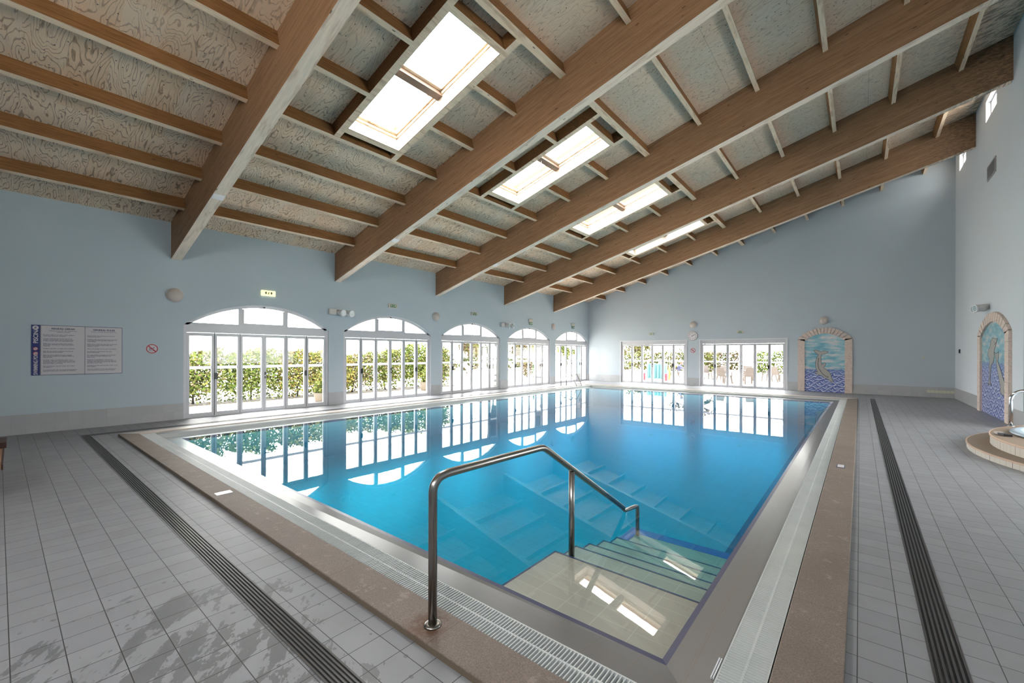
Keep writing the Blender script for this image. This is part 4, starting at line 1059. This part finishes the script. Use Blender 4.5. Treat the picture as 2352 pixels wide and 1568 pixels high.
# ------------------------------------------------------------------ garden
def leaves(mb, n, fn, size, mats, rng):
    for _ in range(n):
        p = fn(rng)
        if p is None: continue
        s = size * rng.uniform(.6, 1.3)
        q = Matrix.Rotation(rng.uniform(0, 2 * PI), 3, 'Z') @ Matrix.Rotation(rng.uniform(-1.2, 1.2), 3, 'X') @ Matrix.Rotation(rng.uniform(0, 6.28), 3, 'Y')
        vs = [q @ Vector(v) * s + Vector(p) for v in ((-.5, 0, 0), (0, -.3, .05), (.5, 0, 0), (0, .3, .05))]
        mb.add(vs, [(0, 1, 2, 3)], rng.choice(mats))
LM = ['leafA', 'leafB', 'leafC', 'leafD', 'leafE', 'leafF', 'leafG', 'leafH', 'leafI']
def shrub(name, label, cat, loc, sx, sy, h, n, size, mats, group=None, trunk=True, bare=.25, seed=1, sphere=False):
    rng = random.Random(seed)
    root = thing(name, label, cat, (loc[0], loc[1], -.03), 0, group)
    b = MB()
    def fn(r):
        x, y, z = r.uniform(-1, 1), r.uniform(-1, 1), r.uniform(.02, 1)
        if sphere:
            if x * x + y * y + (2 * z - 1) ** 2 > 1: return None
        dens = 1 if z > bare else .35 * (z / bare) + .15
        lump = math.sin(x * sx * 5 + seed) * math.sin(y * sy * 4.3 + seed * 2) * .5 + .5
        if r.random() > dens * (.45 + .55 * lump): return None
        zz = z * h * (1 + .06 * math.sin(y * sy * 3 + seed) + .03 * math.sin(y * sy * 11))
        return (x * sx, y * sy, zz)
    leaves(b, n, fn, size, mats, rng)
    b.build('foliage', [M[k] for k in LM], root)
    if trunk:
        t = MB(); k = max(1, int(sy * 1.2)) if not sphere else 1
        for i in range(k):
            y = (-sy + 2 * sy * (i + .5) / k) if k > 1 else 0
            t.tube([(0, y, 0), (rng.uniform(-.1, .1), y + rng.uniform(-.1, .1), h * .35), (rng.uniform(-.2, .2), y + rng.uniform(-.25, .25), h * .7)], [.035, .028, .012], 7)
            t.tube([(0, y, h * .2), (rng.uniform(-.2, .2), y + rng.uniform(-.35, .35), h * .55)], [.022, .008], 6)
        t.build('stem', M['bark'], root)
    return root
G1 = [0, 0, 1, 1, 1, 2, 3]
for i, (y, hh, m) in enumerate(((2.0, 1.66, [0, 1, 1, 2, 3]), (3.6, 1.66, G1), (5.2, 1.68, [0, 0, 0, 1, 1, 2]), (6.75, 1.64, [0, 1, 1, 2, 4, 3]), (8.05, 1.6, [1, 2, 2, 2, 4]))):
    shrub('hedge_shrub', 'leafy clipped hedge shrub outside the first arched door, %s from its rules-board end' % NTH[i], 'hedge', (-15.95, y), .40, .76, hh, 7000, .11, m, 'hedge outside the first arched door', seed=11 + i)
for i, (y, hh, m) in enumerate(((9.0, 1.55, [0, 1, 2, 3, 3]), (10.55, 1.72, G1), (12.1, 1.95, [0, 0, 1, 1, 2]), (13.5, 1.95, [0, 0, 1, 2, 3]))):
    shrub('hedge_shrub', 'bushy hedge shrub outside the second arched door, %s from the camera end' % NTH[i], 'hedge', (-16.1, y), .40, .72, hh, 7000, .11, m, 'hedge outside the second arched door', seed=31 + i)
b = MB(); b.box(-16.6, -15.5, .8, 14.4, -.03, .0); struct(b.build('hedge_bed', M['soil']), 'narrow planting bed under the hedge', 'bed')
def pot(label, loc, r, h, plant=True, seed=5):
    root = thing('plant_pot', label, 'plant pot', (loc[0], loc[1], -.03))
    b = MB(); b.lathe([(r * .72, 0), (r * .95, h * .9), (r, h), (r * .88, h), (r * .85, h * .9)], seg=24); b.build('pot', M['pot'], root)
    rng = random.Random(seed); f = MB()
    leaves(f, 420, lambda q: (q.gauss(0, r * .45), q.gauss(0, r * .45), h + abs(q.gauss(0, .22))), .09, [0, 1, 1, 2], rng); f.build('plant', [M[k] for k in LM], root)
pot('pale pot with a small plant outside the right end of the first arched door', (-13.75, 6.55), .22, .32, seed=5)
pot('pale pot with a leafy plant outside the right end of the second arched door', (-14.6, 11.55), .24, .38, seed=6)
# court beyond the third to fifth arches
for i, (x, y) in enumerate(((-25.5, 20.0), (-25.8, 22.6), (-26.0, 25.3), (-26.2, 28.0), (-26.4, 30.8), (-26.5, 33.6))):
    shrub('garden_bush', 'rounded yellow-green bush in the row across the court, %s from the left' % NTH[i], 'bush', (x, y), .95, .95, 1.3, 3600, .17, [6, 7, 7, 8] if i % 2 else [6, 7, 8, 6], 'bushes across the court', trunk=False, bare=.05, seed=50 + i, sphere=True)
def tree(label, loc, h, r, n, mats, seed):
    rng = random.Random(seed); root = thing('garden_tree', label, 'tree', (loc[0], loc[1], -.03))
    t = MB(); t.tube([(0, 0, 0), (.1, .05, h * .3), (0, .1, h * .62)], [.16, .12, .06], 8); t.build('trunk', M['bark'], root)
    b = MB(); cl = [(rng.gauss(0, r * .5), rng.gauss(0, r * .5), h * .68 + rng.gauss(0, h * .09)) for _ in range(14)]
    def fn(q):
        c = q.choice(cl); return tuple(c[i] + q.gauss(0, r * .22) for i in range(3))
    leaves(b, n, fn, .3, mats, rng); b.build('crown', [M[k] for k in LM], root)
tree('tall brownish tree seen through the right leaves of the third arch', (-32, 31.0), 3.3, 1.1, 1500, [7, 8, 8, 7], 71)
tree('loose olive tree seen through the second leaf of the fourth arch', (-31, 38.5), 3.1, .9, 1100, [7, 8, 8], 72)
tree('pale thin tree seen through the third leaf of the fourth arch', (-33, 44.5), 3.3, 1.1, 700, [7, 8, 2], 73)
tree('round green tree behind the fourth arch', (-37, 38.0), 2.7, .9, 1200, [6, 7, 6], 74)
tree('olive tree seen through the left leaves of the fifth arch', (-33, 52), 2.8, 1.3, 1300, [7, 6, 1], 75)
tree('feathery tree seen through the second leaf of the far left folding door', (-20.0, 47.0), 3.6, 1.4, 1100, [7, 7, 8], 76)
tree('dark brown tree showing over the parasols at the far right folding door', (-13.5, 44.0), 4.6, 1.6, 2200, [7, 8, 8, 3], 77)
def lounger(label, loc, rz):
    root = thing('sun_lounger', label, 'sun lounger', (loc[0], loc[1], -.03), rz, 'white sun loungers across the court')
    b = MB(); b.box(-.32, .32, -.95, .4, .28, .34); b.build('bed', M['canvas'], root)
    b = MB(); b.hexa([(-.32, .4, .28), (.32, .4, .28), (.32, .95, .78), (-.32, .95, .78), (-.32, .4, .34), (.32, .4, .34), (.32, .91, .82), (-.32, .91, .82)]); b.build('backrest', M['canvas'], root)
    for x in (-.27, .27):
        for y in (-.85, .5):
            b = MB(); b.box(x - .025, x + .025, y - .025, y + .025, 0, .28); b.build('leg', M['resin'], root)
    return root
lg = None
for i, (x, y) in enumerate(((-23.2, 19.4), (-23.4, 21.4), (-23.5, 23.4), (-23.6, 25.4), (-23.8, 27.4), (-24.0, 29.6))):
    lab = 'white sun lounger standing on the court, %s from the left' % NTH[i]
    if lg is None: lg = lounger(lab, (x, y), PI / 2 + .2)
    else: dup(lg, (x, y, -.03), PI / 2 + .2, lab)
# clipped box and russet bush outside the fourth arch
root = thing('box_planter', 'square clipped dark green box bush in a low pale planter outside the fourth arch', 'planter', (-14.3, 19.45, -.03))
b = MB(); b.box(-.2, .2, -.26, .26, 0, .3); b.build('planter', M['pot'], root)
b = MB(); rng = random.Random(8); leaves(b, 1500, lambda q: (q.uniform(-.2, .2), q.uniform(-.28, .28), q.uniform(.3, .98)), .09, [5, 5, 0], rng); b.build('foliage', [M[k] for k in LM], root)
shrub('garden_bush', 'russet and yellow bush left of the clipped box bush', 'bush', (-17.2, 22.2), .45, .5, 1.25, 2600, .12, [8, 3, 7, 8], trunk=True, bare=.05, seed=91, sphere=True)
# yellow closed parasol
root = thing('closed_parasol', 'tall pale yellow closed parasol outside the fifth arch', 'parasol', (-14.6, 24.45, -.03))
b = MB(); b.lathe([(.18, 0), (.18, .05), (.04, .07)], seg=16); b.build('base', M['pot'], root)
b = MB(); b.tube([(0, 0, .05), (0, 0, 1.72)], .02, 8); b.build('pole', M['alu'], root)
b = MB(); b.lathe([(.02, .25), (.13, .3), (.14, .6), (.13, 1.2), (.1, 1.45), (.02, 1.66)], seg=10); b.build('folded_canopy', M['yellow'], root)

# terrace beyond the far wall
shrub('hedge', 'long trimmed hedge behind the far left folding door', 'hedge', (-14.5, 40.5), 4.8, .5, 1.72, 6500, .22, [7, 7, 6, 1, 8], trunk=False, bare=.02, seed=101)
shrub('hedge', 'brown and green trimmed hedge behind the left half of the far right door', 'hedge', (-11.0, 46.0), 2.6, .5, 1.75, 4800, .2, [8, 8, 6, 7, 3], trunk=False, bare=.02, seed=102)
shrub('hedge', 'dense bright green hedge behind the right end of the far right door', 'hedge', (-4.6, 40.0), 2.2, .5, 1.72, 5200, .17, [6, 6, 7, 0], trunk=False, bare=.02, seed=103)
b = MB(); b.box(-8.6, -6.55, 43.0, 44.5, -.03, 5.2); b.box(-8.75, -6.4, 42.85, 44.65, 5.2, 5.35)
tag(b.build('garden_hut', M['render']), 'white rendered hut wall standing between the hedges', 'building')
def parasol(label, loc, r, h, hem):
    root = thing('open_parasol', label, 'parasol', (loc[0], loc[1], -.03), 0, 'white square parasols on the terrace')
    b = MB(); b.box(-.3, .3, -.3, .3, 0, .08); b.build('base', M['pot'], root)
    b = MB(); b.tube([(0, 0, .08), (0, 0, h)], .03, 8); b.build('pole', M['alu'], root)
    b = MB(); c = [(-r, -r), (r, -r), (r, r), (-r, r)]
    b.add([(x, y, hem) for x, y in c] + [(0, 0, h)], [(0, 1, 4), (1, 2, 4), (2, 3, 4), (3, 0, 4)])
    b.add([(x, y, hem) for x, y in c] + [(x, y, hem - .14) for x, y in c], [(0, 1, 5, 4), (1, 2, 6, 5), (2, 3, 7, 6), (3, 0, 4, 7)]); b.build('canopy', M['canvas'], root)
parasol('white open parasol over the chairs at the left of the far right door', (-7.4, 33.6), 1.35, 2.95, 2.2)
parasol('white open parasol at the left edge of the far right door', (-11.6, 38.5), 1.3, 3.1, 2.3)
parasol('white open parasol at the right edge of the far right door', (-3.1, 33.0), 1.4, 3.1, 2.35)
def chair(label, loc, rz):
    root = thing('patio_chair', label, 'chair', (loc[0], loc[1], -.03), rz, 'taupe resin chairs on the terrace')
    b = MB(); b.box(-.25, .25, -.24, .26, .40, .44); b.build('seat', M['resin'], root)
    b = MB(); b.hexa([(-.27, .22, .44), (.27, .22, .44), (.27, .26, .44), (-.27, .26, .44), (-.24, .34, .9), (.24, .34, .9), (.24, .375, .9), (-.24, .375, .9)]); b.build('backrest', M['resin'], root)
    for s in (-1, 1):
        b = MB(); b.box(s * .29 - .03, s * .29 + .03, -.24, .28, .62, .65); b.box(s * .29 - .02, s * .29 + .02, -.24, -.19, .42, .62); b.build('armrest', M['resin'], root)
        for y0, y1 in ((-.22, -.28), (.24, .34)):
            b = MB(); b.hexa([(s * .28 - .035, y1 - .02, 0), (s * .28 + .035, y1 - .02, 0), (s * .28 + .035, y1 + .02, 0), (s * .28 - .035, y1 + .02, 0),
                              (s * .25 - .04, y0 - .03, .42), (s * .25 + .04, y0 - .03, .42), (s * .25 + .04, y0 + .03, .42), (s * .25 - .04, y0 + .03, .42)]); b.build('leg', M['resin'], root)
    return root
CH = [(-7.55, 28.4, .6, 'taupe resin chair behind the first leaf of the far right door'), (-6.75, 28.6, -.5, 'taupe resin chair behind the second leaf of the far right door, further back'),
      (-5.75, 25.2, 2.7, 'taupe resin chair nearest the glass behind the joint of second and third leaves'), (-4.65, 25.6, -2.6, 'taupe resin chair with its back to the glass behind the fourth leaf'),
      (-5.15, 28.4, .3, 'pale taupe resin chair behind the lever handle'), (-4.2, 29.2, -1.9, 'taupe resin chair behind the fifth leaf of the far right door'), (-3.6, 28.6, 2.4, 'taupe resin chair behind the last leaf of the far right door'),
      (-8.2, 28.9, -1.0, 'taupe resin chair half hidden by the left frame of the far right door')]
c0 = None
for x, y, a, lab in CH:
    if c0 is None: c0 = chair(lab, (x, y), a)
    else: dup(c0, (x, y, -.03), a, lab)
def table(label, loc):
    root = thing('patio_table', label, 'table', (loc[0], loc[1], -.03), 0)
    b = MB(); b.lathe([(.42, .70), (.42, .73)], seg=28, smooth=False); b.build('table_top', M['resin'], root)
    for a in range(4):
        t = PI / 4 + a * PI / 2
        b = MB(); b.tube([(.16 * math.cos(t), .16 * math.sin(t), .7), (.32 * math.cos(t), .32 * math.sin(t), 0)], .02, 7); b.build('leg', M['resin'], root)
table('round taupe table between the chairs behind the third leaf', (-5.2, 26.0))
table('round taupe table at the right end behind the last leaf', (-3.1, 28.0))
table('round table beside the seated person', (-7.93, 27.42))
# pool floats standing outside the far left door
root = thing('inflatable_mattress', 'upright pale cyan inflatable mattress outside the far left folding door', 'pool float', (-9.95, 26.3, -.03), -.05)
for i in range(6):
    b = MB(); x = -.55 + i * .22
    b.tube([(x, 0, .04), (x, 0, .08), (x, 0, .5), (x, .03, .98), (x, .03, 1.03)], [.06, .11, .11, .11, .06], 12); b.build('air_tube', M['cyan'], root)
for x, y, w in ((-10.35, 25.3, 'left'), (-8.95, 25.2, 'right')):
    root = thing('pool_float', 'short pink pool float standing at the %s of the cyan mattress' % w, 'pool float', (x, y, -.03))
    b = MB(); b.lathe([(.05, 0), (.085, .03), (.085, .42), (.05, .46)], seg=14); b.build('body', M['pink'], root)
    b = MB(); b.lathe([(.02, .46), (.02, .48)], seg=8); b.build('valve', M['white'], root)
root = thing('pool_float', 'slim yellow pool float leaning right of the cyan mattress', 'pool float', (-9.05, 26.0, -.03))
b = MB(); b.tube([(0, 0, 0), (0, .05, .8)], .06, 10); b.build('body', M['yellow'], root)

# seated person in a blue shirt
def person(loc, rz):
    root = thing('person', 'person in a blue shirt and pale cap sitting and leaning on an outdoor table', 'person', (loc[0], loc[1], -.03), rz)
    V, E, R = [], [], []
    def chain(pts, start=None):
        prev = start
        for p, r in pts:
            V.append(p); R.append(r); i = len(V) - 1
            if prev is not None: E.append((prev, i))
            prev = i
        return prev
    chain([((0, 0, .50), .15)]); pel = 0
    chest = chain([((.05, 0, .66), .13), ((.14, 0, .82), .15)], pel)
    neck = chain([((.20, 0, .94), .065), ((.23, 0, .99), .055)], chest)
    chain([((.25, 0, 1.06), .085), ((.26, 0, 1.13), .09), ((.255, 0, 1.19), .065)], neck)
    roots = [0]; hands = []
    for s in (-1, 1):
        chain([((.15, s * .17, .86), .06), ((.30, s * .24, .72), .045), ((.52, s * .2, .735), .034), ((.60, s * .19, .735), .03)], chest); hands.append((.60, s * .19, .735, s))
        chain([((.10, s * .10, .48), .10), ((.44, s * .13, .47), .075), ((.47, s * .13, .25), .055), ((.44, s * .13, .06), .04), ((.54, s * .14, .035), .035)], pel)
    for hx_, hy, hz, s in hands:
        for k, (dy, L) in enumerate(((-.026, .05), (-.01, .065), (.008, .06), (.024, .045))):
            roots.append(len(V)); chain([((hx_ - .01, hy + dy * .6, hz), .012), ((hx_ + .03 + L * .4, hy + dy, hz + .006), .009), ((hx_ + .03 + L, hy + dy * 1.1, hz - .012), .008)])
        roots.append(len(V)); chain([((hx_ - .03, hy - s * .015, hz), .012), ((hx_, hy - s * .045, hz + .004), .010), ((hx_ + .03, hy - s * .055, hz - .006), .008)])
    me = bpy.data.meshes.new('body'); me.from_pydata(V, E, []); o = bpy.data.objects.new('body_tmp', me); COL.objects.link(o)
    md = o.modifiers.new('s', 'SKIN'); md.use_smooth_shade = True
    lay = me.skin_vertices[0].data if me.skin_vertices else None
    if lay is None:
        import bmesh
        bm = bmesh.new(); bm.from_mesh(me); bm.verts.layers.skin.verify(); bm.to_mesh(me); bm.free(); lay = me.skin_vertices[0].data
    for i, r in enumerate(R): lay[i].radius = (r, r); lay[i].use_root = i in roots
    o.modifiers.new('d', 'SUBSURF').levels = 1
    dg = bpy.context.evaluated_depsgraph_get(); m2 = bpy.data.meshes.new_from_object(o.evaluated_get(dg)); bpy.data.objects.remove(o)
    m2.materials.clear()
    for k in ('skin', 'shirt', 'trousers', 'black'): m2.materials.append(M[k])
    for p in m2.polygons:
        x, y, z = p.center
        p.use_smooth = True
        p.material_index = 0
        if z < .08: p.material_index = 3
        elif z < .56 and x < .62 and z < .56: p.material_index = 2
        elif z < .945 and x < .40: p.material_index = 1
    ob = bpy.data.objects.new('body', m2); COL.objects.link(ob); ob.parent = root
    b = MB(); b.lathe([(.10, 1.13), (.102, 1.17), (.085, 1.215), (.04, 1.235), (.005, 1.238)], (.255, 0, 0), seg=18); b.box(.32, .43, -.06, .06, 1.135, 1.145); b.build('cap', M['cap'], root)
    b = MB()
    for s in (-1, 1): b.lathe([(.011, 0), (.008, .006)], (.345, s * .032, 1.085), seg=8)
    b.tube([(.34, 0, 1.09), (.372, 0, 1.06)], [.008, .014], 7); b.tube([(.345, -.02, 1.03), (.35, .02, 1.03)], .006, 6); b.build('face_features', M['skin'], root)
    return root
person((-8.95, 27.2), .2)
dup(c0, (-9.1, 27.15, -.03), PI / 2 + .2, 'taupe resin chair under the person in the blue shirt')
# ------------------------------------------------------------------ light
w = bpy.data.worlds.new('sky'); scene.world = w; w.use_nodes = True
t = NT('w', w.node_tree); out = t.t.nodes.new('ShaderNodeOutputWorld')
tc = t.t.nodes.new('ShaderNodeTexCoord'); zc = t.xyz(tc.outputs['Generated'])[2]
col = t.ramp(zc, [(0, (1, .99, .96)), (.5, (1, .985, .95)), (.62, (1.0, 1.0, 1.0)), (.72, (1.7, 1.7, 1.7)), (1, (1.9, 1.95, 2.0))])
bg = t.n('ShaderNodeBackground', Color=col, Strength=16.6); t.L.new(bg.outputs[0], out.inputs[0])
def portal(loc, rot, sx, sy):
    l = bpy.data.lights.new('daylight_opening', 'AREA'); l.shape = 'RECTANGLE'; l.size = sx; l.size_y = sy; l.cycles.is_portal = True
    o = bpy.data.objects.new('daylight_opening', l); COL.objects.link(o); o.location = loc; o.rotation_euler = rot
for s, e in DL: portal((XL - .3, (s + e) / 2, 1.45), (0, -PI / 2, 0), 2.9, e - s)
for s, e in DF: portal(((s + e) / 2, YF + .3, 1.15), (-PI / 2, 0, 0), e - s, 2.3)
for k in range(4):
    p = rp((SU[0] + SU[1]) / 2, (SY[0] + SY[1]) / 2 + 4 * k, .36); portal(p, (0, -TH, 0), SU[1] - SU[0], 1.2)
for a, c, z0, z1 in ((-4.8, -2.6, 3.6, 4.6), (-1.2, 2.2, 3.8, 5.4)):
    portal(((a + c) / 2, YB - .3, (z0 + z1) / 2), (PI / 2, 0, 0), c - a, z1 - z0)
portal((5.9, 10.1, 1.95), (0, PI / 2, 0), 2.1, 5.4)

# ------------------------------------------------------------------ camera
cam = bpy.data.cameras.new('camera'); co = bpy.data.objects.new('camera', cam); COL.objects.link(co); scene.camera = co
F, CX, HY = 957.0, 1176.0, 811.5
a = math.atan((1975 - CX) / F); roll = math.atan(.0028)
co.location = (0, 0, 1.6)
m = Matrix.Rotation(a, 4, 'Z') @ Matrix.Rotation(PI / 2, 4, 'X') @ Matrix.Rotation(roll, 4, 'Z')
co.matrix_world = Matrix.Translation((0, 0, 1.6)) @ m
cam.sensor_width = 36; cam.lens = 36 * F / 2352; cam.shift_x = 0; cam.shift_y = (HY - 784) / 2352
cam.clip_start = .05; cam.clip_end = 300

scene.view_settings.view_transform = 'Standard'; scene.view_settings.look = 'None'; scene.view_settings.exposure = 0; scene.view_settings.gamma = 1
cy = scene.cycles
cy.max_bounces = 5; cy.diffuse_bounces = 3; cy.glossy_bounces = 3; cy.transmission_bounces = 2; cy.transparent_max_bounces = 10
cy.use_adaptive_sampling = True; cy.adaptive_threshold = .045; cy.adaptive_min_samples = 12
cy.caustics_reflective = False; cy.caustics_refractive = False; cy.use_denoising = True; cy.sample_clamp_indirect = 8
